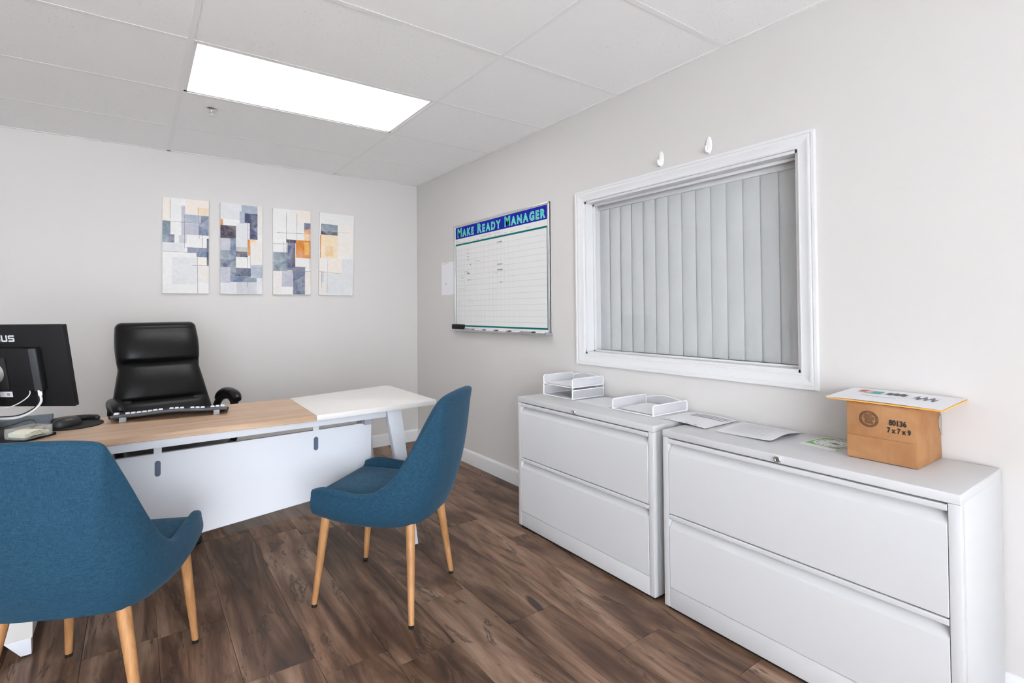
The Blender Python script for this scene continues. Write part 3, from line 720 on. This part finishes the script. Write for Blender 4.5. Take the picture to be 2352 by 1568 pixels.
# envelope stack
en = thing('manila_envelope', 'orange manila envelope lying across the cardboard box', 'envelope', (-.12, -3.637, BT)); K = dict(parent=en, world=True)
def envp(u, v): return (-.236+.226*v, -3.490-.302*u-.004*v, BT+.0025+.010*v+.0035+.004*u*u*0)
obj('envelope', MB().sheet(lambda u, v: envp(u, v), 12, 8, .0048), MMANILA, **K)
fs_ = thing('flyer_sheet', 'white printed sheet with small colour pictures on the orange envelope', 'paper', (-.12, -3.637, BT+.006)); K = dict(parent=fs_, world=True)
def flp(u, v): p = Vector(envp(u, v)); return (p.x-.004, p.y+.002, p.z+.0018+.002*math.sin(math.pi*u))
obj('sheet', MB().sheet(flp, 14, 8, .0008), MPAPER, **K)
def patch(u0, v0, u1, v1, material, name, jag=0):
    q = MB(); q.grid(lambda a, b: tuple(Vector(flp(u0+(u1-u0)*a, v0+(v1-v0)*b+jag*math.sin(a*19)))+Vector((0, 0, .0008))), 10, 2)
    obj(name, q, material, **K)
patch(.13, .66, .20, .86, mat('print_red', (.55, .16, .13), .7), 'picture_print'); patch(.20, .62, .27, .84, mat('print_beige', (.55, .48, .42), .7), 'picture_print'); patch(.26, .58, .36, .80, mat('print_teal', (.10, .36, .34), .7), 'picture_print')
patch(.40, .60, .58, .78, mat('print_dark', (.10, .10, .12), .7), 'picture_print', .03); patch(.66, .52, .85, .68, mat('print_slate', (.16, .16, .20), .7), 'picture_print', .10)
patch(.24, .38, .40, .41, MFAINT, 'caption_line'); patch(.43, .36, .55, .39, MFAINT, 'caption_line')

# ================================================================== DESK
DZ = .750
dk = thing('office_desk', 'long office desk with oak and white tops and white front panel', 'desk', (-1.80, -1.70, 0)); K = dict(parent=dk, world=True)
DFL, DFS, DFR = (-3.0, -1.962), (-1.541, -1.998), (-.903, -1.966)      # front edge: left end, seam, right end
DBL, DBS, DBR = (-3.0, -1.490), (-1.528, -1.462), (-.895, -1.330)
th = .025
def slab(ps, z0, z1): return MB().hexa([(x, y, z0) for x, y in ps], [(x, y, z1) for x, y in ps])
obj('oak_top', slab([DFL, DFS, DBS, DBL], DZ-th, DZ), MOAK, bevel=.0012, seg=1, **K)
cr = []
for k in range(7):                                                     # rounded far corner
    a = math.radians(0+k*15); cr.append((DBR[0]-.035+.035*math.cos(a), DBR[1]-.035+.035*math.sin(a)))
cf = [(DFR[0]-.014+.014*math.cos(math.radians(-90+k*22.5)), DFR[1]+.014+.014*math.sin(math.radians(-90+k*22.5))) for k in range(5)]
obj('white_top', slab([(DFS[0]+.0015, DFS[1])]+cf+cr+[(DBS[0]+.0015, DBS[1])], DZ-th, DZ), MDESKW, bevel=.002, seg=2, **K)
# frame: front and back rail, legs
def rail(p0, p1, y_th, z0, z1):
    (xa, ya), (xb, yb) = p0, p1
    return MB().hexa([(xa, ya, z0), (xb, yb, z0), (xb, yb+y_th, z0), (xa, ya+y_th, z0)], [(xa, ya, z1), (xb, yb, z1), (xb, yb+y_th, z1), (xa, ya+y_th, z1)])
obj('front_rail', rail((-2.55, -1.955), (-1.172, -1.925), .03, .686, DZ-th), MDESKF, bevel=.002, **K)
obj('back_rail', rail((-2.55, -1.56), (-1.15, -1.48), .03, .690, DZ-th), MDESKF, bevel=.002, **K)
def leg(top, bot, wt, wb_, dt, db):
    (xt, yt, zt_), (x0, y0, z0) = top, bot
    return MB().hexa([(x0-wb_/2, y0-db/2, z0), (x0+wb_/2, y0-db/2, z0), (x0+wb_/2, y0+db/2, z0), (x0-wb_/2, y0+db/2, z0)],
                     [(xt-wt/2, yt-dt/2, zt_), (xt+wt/2, yt-dt/2, zt_), (xt+wt/2, yt+dt/2, zt_), (xt-wt/2, yt+dt/2, zt_)])
for ty, by in ((-1.905, -1.905), (-1.46, -1.40)):
    obj('leg', leg((-1.131, ty, DZ-th), (-1.012, by, .012), .080, .036, .045, .032), MDESKF, bevel=.003, **K)
    obj('leg_foot', MB().lathe([(.014, 0), (.014, .013)], (-1.012, by, 0), 14), MBLACK, **K)
obj('side_rail', boxes(((-1.16, -1.89, .69), (-1.11, -1.48, DZ-th))), MDESKF, bevel=.002, **K)
# front (modesty) panel hung from the rail
PR, PLx = -1.219, -2.46
def pz(x): return .287+(x+1.96)*.078
def py_(x): return -1.845+(x-PR)*.012
q = MB().hexa([(PLx, py_(PLx), pz(PLx)), (PR, py_(PR), pz(PR)), (PR, py_(PR)+.018, pz(PR)), (PLx, py_(PLx)+.018, pz(PLx))], [(PLx, py_(PLx), .641), (PR, py_(PR), .653), (PR, py_(PR)+.018, .653), (PLx, py_(PLx)+.018, .641)])
obj('front_panel', q, MDESKF, bevel=.0012, seg=1, **K)
for x, gz in ((-2.142, .583), (-1.500, .587)):
    y = py_(x); s = [(math.cos(math.radians(a))*.0105, .0215+math.sin(math.radians(a))*.0105) for a in range(0, 181, 20)]+[(math.cos(math.radians(a))*.0105, -.0215+math.sin(math.radians(a))*.0105) for a in range(180, 361, 20)]
    fp = frame((x, y, gz), (1, .012, 0), (0, 0, 1), (0, -1, 0))
    obj('grommet', MB().prism(s, fp, -.004, .0012), MSLOT, bevel=.0006, seg=1, **K)
    obj('hanger_bracket', boxes(((x-.014, y-.002, .630), (x+.014, y+.002, .690)), ((x-.014, -1.93, .688), (x+.014, y+.002, .692))), MDESKF, **K)
obj('cable_bracket', boxes(((-1.275, -1.90, .655), (-1.235, -1.86, .690))), MGREYP, **K)
# left pedestal with tapered feet
obj('pedestal', boxes(((-2.98, -1.905, .066), (-2.520, -1.50, DZ-th))), MDESKW, bevel=.003, **K)
for y in (-1.885, -1.53):
    for x, lean in ((-2.562, .024), (-2.94, -.024)):
        obj('pedestal_foot', leg((x, y, .067), (x+lean, y, .006), .075, .030, .036, .026), MDESKF, bevel=.002, **K)
        obj('foot_pad', MB().lathe([(.011, 0), (.011, .008)], (x+lean, y, 0), 12), MBLACK, **K)

# ================================================================== BLUE SIDE CHAIRS
RIM = [(.228,.222,.470),(.238,.165,.487),(.244,.095,.484),(.246,.02,.478),(.244,-.05,.484),(.239,-.112,.515),(.231,-.165,.570),(.220,-.212,.640),(.207,-.253,.712),(.193,-.292,.782),(.181,-.326,.838),(.170,-.345,.862),(.118,-.356,.871),(.05,-.362,.874),(0,-.363,.875)]
BOT = [(.212,.215,.372),(.218,.165,.366),(.222,.095,.360),(.222,.02,.357),(.218,-.05,.357),(.210,-.11,.359),(.196,-.165,.364),(.175,-.208,.370),(.150,-.236,.376),(.122,-.252,.381),(.096,-.260,.384),(.072,-.265,.386),(.048,-.268,.387),(.024,-.270,.388),(0,-.270,.388)]
INB = [(.186,.218,.452),(.190,.165,.450),(.192,.095,.448),(.192,.02,.446),(.188,-.05,.446),(.180,-.105,.448),(.166,-.150,.452),(.148,-.182,.456),(.126,-.200,.460),(.102,-.210,.462),(.080,-.216,.464),(.060,-.219,.465),(.040,-.221,.466),(.02,-.222,.466),(0,-.222,.466)]
def mirror(h): return [Vector(p) for p in h]+[Vector((-p[0], p[1], p[2])) for p in reversed(h[:-1])]
def chair_shell():
    NS = 84; R_, B_, I_ = (catmull(mirror(h), NS) for h in (RIM, BOT, INB))
    ctr = Vector((0, -.02, 0)); rows = []
    for k in range(NS+1):
        r, b, n = R_[k], B_[k], I_[k]
        inw = (n-r); inw.z = 0; inw = inw.normalized() if inw.length > 1e-6 else Vector((0, 1, 0))
        ht = (r.z-.46)/.41; thk = .030+.006*max(0, ht)
        out = []
        NT_ = 10
        bul = -inw*(.018+.008*max(0, ht))
        for j in range(NT_+1):
            t = j/NT_; p = b.lerp(r, t)+bul*math.sin(math.pi*min(1, t*1.05))*(1-.35*t)
            if t < .12: p = p+inw*.012*(1-t/.12)
            out.append(p)
        ri = r+inw*thk
        for j in range(1, 5):
            a = math.pi*j/5; out.append(r.lerp(ri, (1-math.cos(a))/2)+Vector((0, 0, .013*math.sin(a))))
        out.append(ri)
        for j in range(1, 8):
            t = j/7; out.append(ri.lerp(n, t)+inw*(.010*math.sin(math.pi*t)))
        rows.append(out)
    q = MB(); N = len(rows[0])
    for row in rows: q.v += row
    for i in range(NS):
        for j in range(N-1): q.f.append([i*N+j, (i+1)*N+j, (i+1)*N+j+1, i*N+j+1])
    q.f.append([j for j in range(N-1, -1, -1)]); q.f.append([NS*N+j for j in range(N)])   # front ends
    return q
def seat_cushion():
    I_ = catmull(mirror(INB), 60); q = MB(); N = len(I_)
    c = Vector((0, 0, .452)); rings = []
    prof = [(1.0, -.085, .012), (1.02, -.02, .010), (1.015, .000, .006), (.985, .010, 0), (.9, .017, -.004), (.7, .021, -.01), (.4, .023, -.01), (.02, .023, -.01)]
    for s, dz, dy in prof:
        rings.append([Vector((p.x*s, (p.y if p.y < .1 else p.y+dy)*1.0 if s > .95 else p.y*s+dy*0, .452+dz)) for p in I_])
    # front lip: close the U with a straight run
    for r in rings: q.v += r
    for i in range(len(rings)-1):
        for k in range(N):
            k2 = (k+1) % N; q.f.append([i*N+k, i*N+k2, (i+1)*N+k2, (i+1)*N+k])
    q.f.append([k for k in range(N-1, -1, -1)]); q.f.append([(len(rings)-1)*N+k for k in range(N)])
    return q
def side_chair(loc, ang, label):
    t = thing('side_chair', label, 'chair', loc, ang, 'blue upholstered side chairs')
    obj('shell', chair_shell(), MFAB, t, angle=45); obj('seat_cushion', seat_cushion(), MFAB, t, angle=50)
    ub = [p+Vector((0, 0, .004)) for p in catmull(mirror(BOT), 40)]
    for p in ub: p.x *= .95; p.y = p.y*.96
    obj('seat_pan', MB().hexa([Vector((p.x, p.y, p.z)) for p in ub], [Vector((p.x, p.y, .40)) for p in ub]), MBLACKM, t)
    for sx in (-1, 1):
        for (tx, ty, fx_, fy_) in ((.183, .178, .208, .220), (.152, -.190, .216, -.222)):
            top, ft = Vector((sx*tx, ty, .372)), Vector((sx*fx_, fy_, .012)); top2 = top+(top-ft)*.03
            L = obj('leg', MB().tube([ft.lerp(top2, k/8) for k in range(9)], [.0115+.0085*k/8 for k in range(9)], 18), MLEG, t, angle=50)
            obj('leg_cap', MB().tube([ft-(top-ft).normalized()*.0, Vector((sx*fx_, fy_, 0))+Vector((0, 0, 0))], [.0122, .0112], 16), MBLACK, L)
    return t
def face(dx, dy): return math.atan2(-dx, dy)
side_chair((-1.300, -2.203, 0), face(-.62, .785), 'blue upholstered side chair turned sideways between the desk and the filing cabinets')
side_chair((-2.309, -2.260, 0), face(.397, .918), 'blue upholstered side chair facing the desk with its back to the room, before the monitor')

# ================================================================== OFFICE CHAIR
oc = thing('office_chair', 'black leather high-back office chair with padded arms behind the desk', 'office chair', (-2.068, -1.02, .0025), math.pi+math.radians(9))
# local +y = forward (towards the desk)
def back_pt(u, v):                       # u across 0..1, v up 0..1 ; front surface of the backrest
    z = .50+.655*v; hw = .245-.060*max(0, v-.12)/.88 if v < .62 else .217-.004*(v-.62)
    hw = .262-.070*min(1, max(0, v-.05)/.55) if v < .60 else .192+.010*math.sin(math.pi*(v-.60)/.40)
    y = -.02-.27*v
    x = (2*u-1)*hw; wing = (2*u-1)**4*.030
    d = .045*(1-(2*u-1)**4)*.6
    fold = -.016*math.exp(-((v-.345)/.016)**2)*(1-(2*u-1)**6)-.020*math.exp(-((v-.655)/.018)**2)
    roll = .030*math.sin(math.pi*min(1, max(0, (v-.66)/.34)))**.7 if v > .66 else 0
    pads = .014*math.sin(math.pi*min(1, max(0, (v-.36)/.28))) if .36 < v < .64 else (.012*math.sin(math.pi*min(1, v/.34)) if v < .34 else 0)
    return x, y+d+fold+roll+pads+wing*.6, z
def back_surface():
    q = MB(); NA, NV = 72, 66; rows = []; VT = .945
    levels = [(VT*k/NV, 0.) for k in range(NV+1)]+[(VT, math.radians(90*k/8)) for k in range(1, 9)]
    for v, th_ in levels:
        _, _, z = back_pt(.5, v); hw = abs(back_pt(1, v)[0]); r = .036
        cx_ = hw+.012-r*(1-math.cos(th_)); sh_k = math.cos(th_); z += r*math.sin(th_)
        row = []
        for k in range(NA):
            a = 2*math.pi*k/NA; c, s_ = math.cos(a), math.sin(a)
            x = cx_*math.copysign(abs(c)**.42, c); u = min(1, max(0, .5+.5*x/(hw+.012)))
            mid = -.02-.27*v-.030; yf = back_pt(u, v)[1]; yb = -.02-.27*v-.078+.016*(2*u-1)**2
            e = abs(s_)**.62
            y = mid+(yf-mid)*e if s_ >= 0 else mid+(yb-mid)*e
            row.append(Vector((x, mid+(y-mid)*(.25+.75*sh_k), z-.27*0)))
        rows.append(row)
    for row in rows: q.v += row
    for i in range(len(rows)-1):
        for k in range(NA): q.f.append([i*NA+k, i*NA+(k+1) % NA, (i+1)*NA+(k+1) % NA, (i+1)*NA+k])
    q.f.append(list(range(NA-1, -1, -1))); q.f.append([(len(rows)-1)*NA+k for k in range(NA)])
    return q
obj('backrest', back_surface(), MLEA, oc, angle=70, weld=True)
def seat_pt(u, v):
    a = 2*math.pi*u; c, s = math.cos(a), math.sin(a); e = .45
    sx = math.copysign(abs(c)**e, c); sy = math.copysign(abs(s)**e, s); ph = math.pi*v-math.pi/2
    rr = math.cos(ph)**.35 if math.cos(ph) > 0 else 0
    return (.265*sx*rr, .20+.255*sy*rr, .485+.058*math.sin(ph))
obj('seat', MB().grid(seat_pt, 48, 16, True), MLEA, oc, angle=70)
for sx in (-1, 1):
    # loop arm: post from seat side up, over, and back to the backrest
    loop = catmull([(sx*.235, .25, .445), (sx*.258, .268, .52), (sx*.264, .270, .62), (sx*.266, .262, .705), (sx*.266, .21, .742), (sx*.264, .12, .742), (sx*.260, .03, .715), (sx*.252, -.03, .660), (sx*.235, -.045, .60)], 30)
    q = MB(); q.tube(loop, [.017+.004*math.sin(math.pi*k/30) for k in range(31)], 12)
    a = obj('armrest', q, MBLACKM, oc, angle=60)
    pad = catmull([(sx*.266, .305, .738), (sx*.268, .27, .757), (sx*.268, .20, .765), (sx*.266, .11, .762), (sx*.262, .03, .738), (sx*.258, -.02, .705)], 24)
    q = MB().tube(pad, [.010+.014*math.sin(math.pi*min(1, (k+2)/26))**.5 for k in range(25)], 14)
    for p in q.v: p.x = sx*(.266+(abs(p.x)-.266)*1.25)
    obj('arm_pad', q, MLEA, a, angle=60)
obj('gas_column', MB().lathe([(.030, .09), (.030, .26), (.018, .26), (.018, .42)], (0, .02, 0), 16), MBLACK, oc)
obj('seat_plate', boxes(((-.12, -.06, .415), (.12, .24, .435))), MBLACK, oc, bevel=.004)
for k in range(5):
    a = math.radians(178+72*k); d = Vector((math.cos(a), math.sin(a), 0)); c = Vector((0, .02, 0))
    obj('base_arm', MB().tube([c+d*.02+Vector((0, 0, .10)), c+d*.16+Vector((0, 0, .095)), c+d*.25+Vector((0, 0, .07))], [.026, .022, .016], 10), MBLACK, oc, angle=60)
    w_ = c+d*.25; ax = Vector((-d.y, d.x, 0))
    q = MB().tube([w_-ax*.022+Vector((0, 0, .027)), w_+ax*.022+Vector((0, 0, .027))], .027, 16)
    obj('caster', q, MBLACK, oc)
    obj('caster_stem', MB().tube([w_+Vector((0, 0, .045)), w_+Vector((0, 0, .075))], .010, 8), MBLACK, oc)
# chair mat
pts = [(-2.85, -.12), (-2.85, -1.08), (-1.795, -1.08), (-1.795, -1.205), (-1.00, -1.195), (-1.00, -.12)]
cm = obj('chair_mat', MB().hexa([(x, y, .0) for x, y in pts], [(x, y, .0022) for x, y in pts]), MMAT, loc=(-1.9, -.65, .0005))
tag(cm, 'clear plastic chair mat on the floor under the office chair', 'chair mat')

# ================================================================== ON THE DESK
# keyboard
kb = thing('keyboard', 'dark grey computer keyboard propped on its rear feet on the oak desktop', 'keyboard', (-2.087, -1.690, DZ), math.radians(-7.0)+math.pi)
# local +y points from the rear edge towards the typist's side is -y ; rear edge at y=0, front at y=-.165 (rotated by pi: world +y)
tilt = lambda y: .040+.185*y
wave = lambda x: .004*math.cos(x*2*math.pi/.30)-.002
q = MB()
def kbt(u, v):
    x = (u-.5)*.446; y = -.165*v; e = (abs(u-.5)*2)**10; return (x, y-.012*e*(1-2*v)*0, tilt(y)+wave(x)*.8-.006*e)
def kbb(u, v):
    x, y, z = kbt(u, v); return (x, y, max(z-.016, .0035))
q.grid(kbt, 30, 8); q.grid(lambda u, v: kbb(1-u, v), 30, 8)
q.grid(lambda u, v: Vector(kbb(u, 0)).lerp(Vector(kbt(u, 0)), 1-v)+Vector((0, .004*math.sin(math.pi*v), 0)), 30, 4); q.grid(lambda u, v: Vector(kbb(u, 1)).lerp(Vector(kbt(u, 1)), v), 30, 2)
q.grid(lambda u, v: Vector(kbb(0, u)).lerp(Vector(kbt(0, u)), v)-Vector((.006*math.sin(math.pi*v), 0, 0)), 8, 4); q.grid(lambda u, v: Vector(kbb(1, u)).lerp(Vector(kbt(1, u)), 1-v)+Vector((.006*math.sin(math.pi*v), 0, 0)), 8, 4)
obj('case', q, MDGREY, kb, angle=50, weld=True)
q = MB(); q2 = MB()
for r in range(6):
    n = 21 if r < 5 else 12
    for k in range(n):
        wkey = .425/n; x = -.2125+wkey*(k+.5); y = -.016-.0225*r; z = tilt(y)+wave(x)*.8
        tgt = q2 if (r == 0 and k % 4 != 3) or random.random() < .1 else q
        hw = wkey/2-.0012
        tgt.hexa([(x-hw, y-.0095, z-.001), (x+hw, y-.0095, z-.001), (x+hw, y+.0095, z-.001), (x-hw, y+.0095, z-.001)], [(x-hw+.002, y-.0075, z+.0065), (x+hw-.002, y-.0075, z+.0065), (x+hw-.002, y+.007, z+.0070), (x-hw+.002, y+.007, z+.0070)])
tag(obj('keys', q, MBLACKM, kb), kind='stuff'); tag(obj('light_keys', q2, mat('light_grey_key', (.62, .62, .68), .4), kb), kind='stuff')
for x in (-.178, .178): obj('rear_foot', boxes(((x-.013, -.016, 0), (x+.013, .002, .026))), MGREYP, kb, bevel=.003)
# mouse pad and mouse
mp = thing('mouse_pad', 'black mouse pad with a raised wrist rest on the desk', 'mouse pad', (-2.43, -1.610, DZ+.0003), math.radians(8))
pts = [(.100*math.cos(2*math.pi*k/40)*(1 if math.cos(2*math.pi*k/40) < 0 else 1.0), .105*math.sin(2*math.pi*k/40)) for k in range(40)]
obj('pad', MB().hexa([(x, y, 0) for x, y in pts], [(x, y, .004) for x, y in pts]), MBLACKM, mp, bevel=.001)
wr = catmull([(-.070, .086, .010), (-.03, .100, .012), (.02, .100, .012), (.06, .086, .011), (.088, .060, .009)], 20)
q = MB().tube(wr, [.008]+[.0125]*19+[.008], 12); obj('wrist_rest', q, MBLACK, mp, angle=60)
ms = thing('computer_mouse', 'black two-button computer mouse resting on the mouse pad', 'mouse', (-2.452, -1.635, DZ+.0045), math.radians(-55))
q = MB().grid(lambda u, v: (.032*math.cos(2*math.pi*u)*math.sin(math.pi*v)**.6*(1-.12*math.sin(2*math.pi*u)), .054*math.sin(2*math.pi*u)*math.sin(math.pi*v)**.6, max(0, .006-.031*math.cos(math.pi*v)+.0) if v > .4 else .0), 32, 14, True)
obj('body', q, MBLACK, ms, angle=60)
obj('scroll_wheel', MB().lathe([(.0075, -.003), (.0085, 0), (.0075, .003)], (0, .030, .0268), 16, 'x'), MGREYP, ms)
obj('side_trim', MB().tube([(-.029, -.02, .012), (-.031, .0, .013), (-.027, .028, .011)], .0022, 8), MALU, ms)
# monitor, seen from behind
TH = math.radians(34)
mon = thing('computer_monitor', 'black flat monitor seen from behind on its stand', 'monitor', (-2.642, -1.595, DZ), 0)
wv = Vector((math.cos(TH), -math.sin(TH), 0)); nb = Vector((-math.sin(TH), -math.cos(TH), 0)); upv = Vector((0, 0, 1))
BRc = Vector((-2.416, -1.750, .848)); MWd, MHt = .545, .328; tl = math.radians(11.5)
upm = (upv*math.cos(tl)+nb*math.sin(tl)); nm = wv.cross(upm); nm = nm if nm.dot(nb) > 0 else -nm
fm = frame(BRc-wv*MWd, wv, upm, nm)              # u right (as seen), v up, n towards the viewer
K = dict(parent=mon, world=True)
def fbox(fr, a, b): return MB().hexa([fr(a[0], a[1], a[2]), fr(b[0], a[1], a[2]), fr(b[0], b[1], a[2]), fr(a[0], b[1], a[2])], [fr(a[0], a[1], b[2]), fr(b[0], a[1], b[2]), fr(b[0], b[1], b[2]), fr(a[0], b[1], b[2])])
obj('back_shell', fbox(fm, (0, 0, -.022), (MWd, MHt, 0)), MBLACKM, bevel=.003, **K)
obj('screen', fbox(fm, (.006, .010, -.0225), (MWd-.006, MHt-.006, -.0215)), MBLACK, **K)
obj('electronics_bulge', fbox(fm, (.115, .073, -.001), (MWd-.094, MHt-.085, .026)), MBLACKM, bevel=.006, **K)
obj('port_cover', fbox(fm, (MWd-.124, .073, .020), (MWd-.096, MHt-.085, .029)), MDGREY, bevel=.002, **K)
obj('stand_mount', fbox(fm, (MWd/2-.06, .085, .025), (MWd/2+.055, MHt-.120, .033)), MBLACK, bevel=.003, **K)
pc = fm(MWd/2, .150, .032)
obj('pivot_ring', MB().tube([pc-nm*.002, pc+nm*.012], [.046, .040], 28), MALU, **K); obj('pivot_hub', MB().tube([pc+nm*.01, pc+nm*.020], [.036, .033], 28), MBLACK, **K)
sb = pc+nm*.02; sbz = Vector((sb.x, sb.y, DZ+.012))
obj('stand_neck', MB().tube([sb+Vector((0, 0, .04)), sb-Vector((0, 0, .05)), sbz], [.024, .026, .030], 14), MBLACK, **K)
e_r, e_f = Vector((-2.470, -1.775, DZ)), Vector((-2.612, -1.926, DZ)); ed_ = (e_f-e_r); pl = ed_.normalized(); pw = Vector((pl.y, -pl.x, 0)); pw = pw if pw.x < 0 else -pw
b_ = [e_r, e_f, e_f+pw*.26, e_r+pw*.26]
obj('stand_base', MB().hexa([p+Vector((0, 0, .0)) for p in b_], [p+Vector((0, 0, .012)) for p in b_]), MBLACKM, bevel=.003, **K)
# brand lettering on the back: drawn as strokes
q = MB(); lu = MWd-.300; lv = MHt-.064; sh = .025; sw = .0055; gl = .0275
fl_ = frame(fm(0, 0, .0004), wv, upm, nm)
def st(x0, y0, x1, y1): q.prism([(x0, y0), (x1, y0), (x1, y1), (x0, y1)], fl_, 0, .0006)
def letS(x):
    st(x+.003, lv+sh-sw, x+gl-.004, lv+sh); st(x, lv+sh/2-sw/2+.001, x+sw, lv+sh-.002); st(x+.002, lv+sh/2-sw/2, x+gl-.006, lv+sh/2+sw/2); st(x+gl-.004-sw, lv+.002, x+gl-.004, lv+sh/2+sw/2-.001); st(x, lv, x+gl-.006, lv+sw)
def letU(x): st(x, lv+.002, x+sw, lv+sh); st(x+.002, lv, x+gl-.006, lv+sw); st(x+gl-.004-sw, lv+.002, x+gl-.004, lv+sh)
def letA(x): q.prism([(x-.004, lv), (x+.004, lv), (x+gl-.010, lv+sh), (x+gl-.018, lv+sh)], fl_, 0, .0006); st(x+gl-.004-sw, lv, x+gl-.004, lv+sh); st(x+.010, lv+.006, x+gl-.006, lv+.006+sw*.8)
letA(lu); letS(lu+gl); letU(lu+2*gl); letS(lu+3*gl)
obj('brand_letters', q, mat('silver_print', (.62, .63, .65), .4), **K)
obj('spec_sticker', fbox(fm, (MWd-.290, .040, 0), (MWd-.240, .062, .0006)), MPAPER, **K)
obj('sticker_print', fbox(fm, (MWd-.262, .045, .0004), (MWd-.250, .057, .0009)), MGREYP, **K)
# cables behind the monitor
plug = fm(MWd-.108, .074, .024)
obj_c = thing('video_cable', 'light grey cable plugged into the monitor and curving down to the desk', 'cable', (plug.x, plug.y, DZ)); K = dict(parent=obj_c, world=True)
obj('plug', MB().tube([plug+upm*.004, plug-upm*.018], [.0085, .0085], 4), MCABLEW, **K)
cpts = catmull([plug-upm*.016, plug-upm*.045+nm*.004, plug-upm*.078-wv*.030+nm*.012, plug-upm*.098-wv*.075+nm*.020, plug-upm*.104-wv*.125+nm*.022, plug-upm*.104-wv*.22+nm*.02], 30)
obj('cord', MB().tube(cpts, .0042, 10), MCABLEW, **K)
def cable(name, label, pts, r, material):
    p = catmull(pts, 30); b = Vector((p[0].x, p[0].y, DZ)); t = obj(name, MB().tube(p, r, 8), material, loc=b); return tag(t, label, 'cable')
p2 = fm(MWd-.160, .058, .012)
cable('power_cable', 'thin grey cable curving from under the monitor bulge', [p2+upm*.020, p2, p2-upm*.018-wv*.012+nm*.01, p2-upm*.040-wv*.05+nm*.02, p2-upm*.052-wv*.10+nm*.02, p2-upm*.058-wv*.2+nm*.02], .0020, MCABLEW)
p3 = fm(MWd-.128, .050, .014)
cable('power_cable', 'black cable hanging behind the light grey monitor cable', [p3+upm*.03, p3, p3-upm*.03+nm*.003, p3-upm*.055-wv*.03+nm*.008, p3-upm*.078-wv*.09+nm*.01, p3-upm*.084-wv*.2+nm*.01], .0022, MBLACK)
d0 = Vector((-2.585, -1.60, DZ+.004))
cable('usb_cable', 'black cable looping on the desk by the smoky acrylic box', [d0+Vector((-.12, .0, .004)), d0+Vector((-.05, .015, .016)), d0+Vector((.0, .03, .030)), d0+Vector((.03, .01, .022)), d0+Vector((.02, -.03, .004)), d0+Vector((-.06, -.05, .004)), d0+Vector((-.14, -.06, .004))], .0022, MBLACK)
# smoky acrylic box
sx0, sx1, sy0, sy1, sh_ = -2.78, -2.512, -1.545, -1.462, .034
sb_ = thing('acrylic_box', 'smoky grey acrylic tray at the back of the desk behind the monitor', 'desk tray', ((sx0+sx1)/2, (sy0+sy1)/2, DZ)); K = dict(parent=sb_, world=True)
obj('tray_floor', boxes(((sx0, sy0, DZ), (sx1, sy1, DZ+.006))), MDGREY, **K)
obj('tray_walls', boxes(((sx0, sy0, DZ+.006), (sx1, sy0+.003, DZ+sh_)), ((sx0, sy1-.003, DZ+.006), (sx1, sy1, DZ+sh_)), ((sx1-.003, sy0+.003, DZ+.006), (sx1, sy1-.003, DZ+sh_)), ((sx0, sy0+.003, DZ+.006), (sx0+.003, sy1-.003, DZ+sh_))), MSMOKE, **K)
# memo holder with notes
mh = thing('memo_holder', 'clear acrylic memo box standing on the monitor base', 'memo holder', (-2.545, -1.822, DZ+.0122), math.atan2(.073, .068))
MX, MY, mh_ = .052, .043, .036
for nme, a, b in (('floor_plate', (-MX, -MY, 0), (MX, MY, .004)), ('wall', (-MX, -MY, .004), (-MX+.003, MY, mh_)), ('wall', (MX-.003, -MY, .004), (MX, MY, mh_)), ('wall', (-MX+.003, MY-.003, .004), (MX-.003, MY, mh_)), ('wall', (-MX+.003, -MY, .004), (-MX+.022, -MY+.003, mh_)), ('wall', (MX-.022, -MY, .004), (MX-.003, -MY+.003, mh_))):
    obj(nme, boxes((a, b)), MACRYL, mh, bevel=.0006, seg=1)
nt = thing('note_slips', 'cream paper slips curling inside the clear memo box', 'note paper', (-2.545, -1.822, DZ+.0166), math.atan2(.073, .068))
for k in range(4): obj('slip', MB().sheet(lambda u, v, k=k: ((u-.5)*.088, (v-.5)*.074, .004+.0032*k+.007*math.sin(math.pi*u)*(.4+.6*k/3)), 12, 4, .0016), MNOTE, nt)
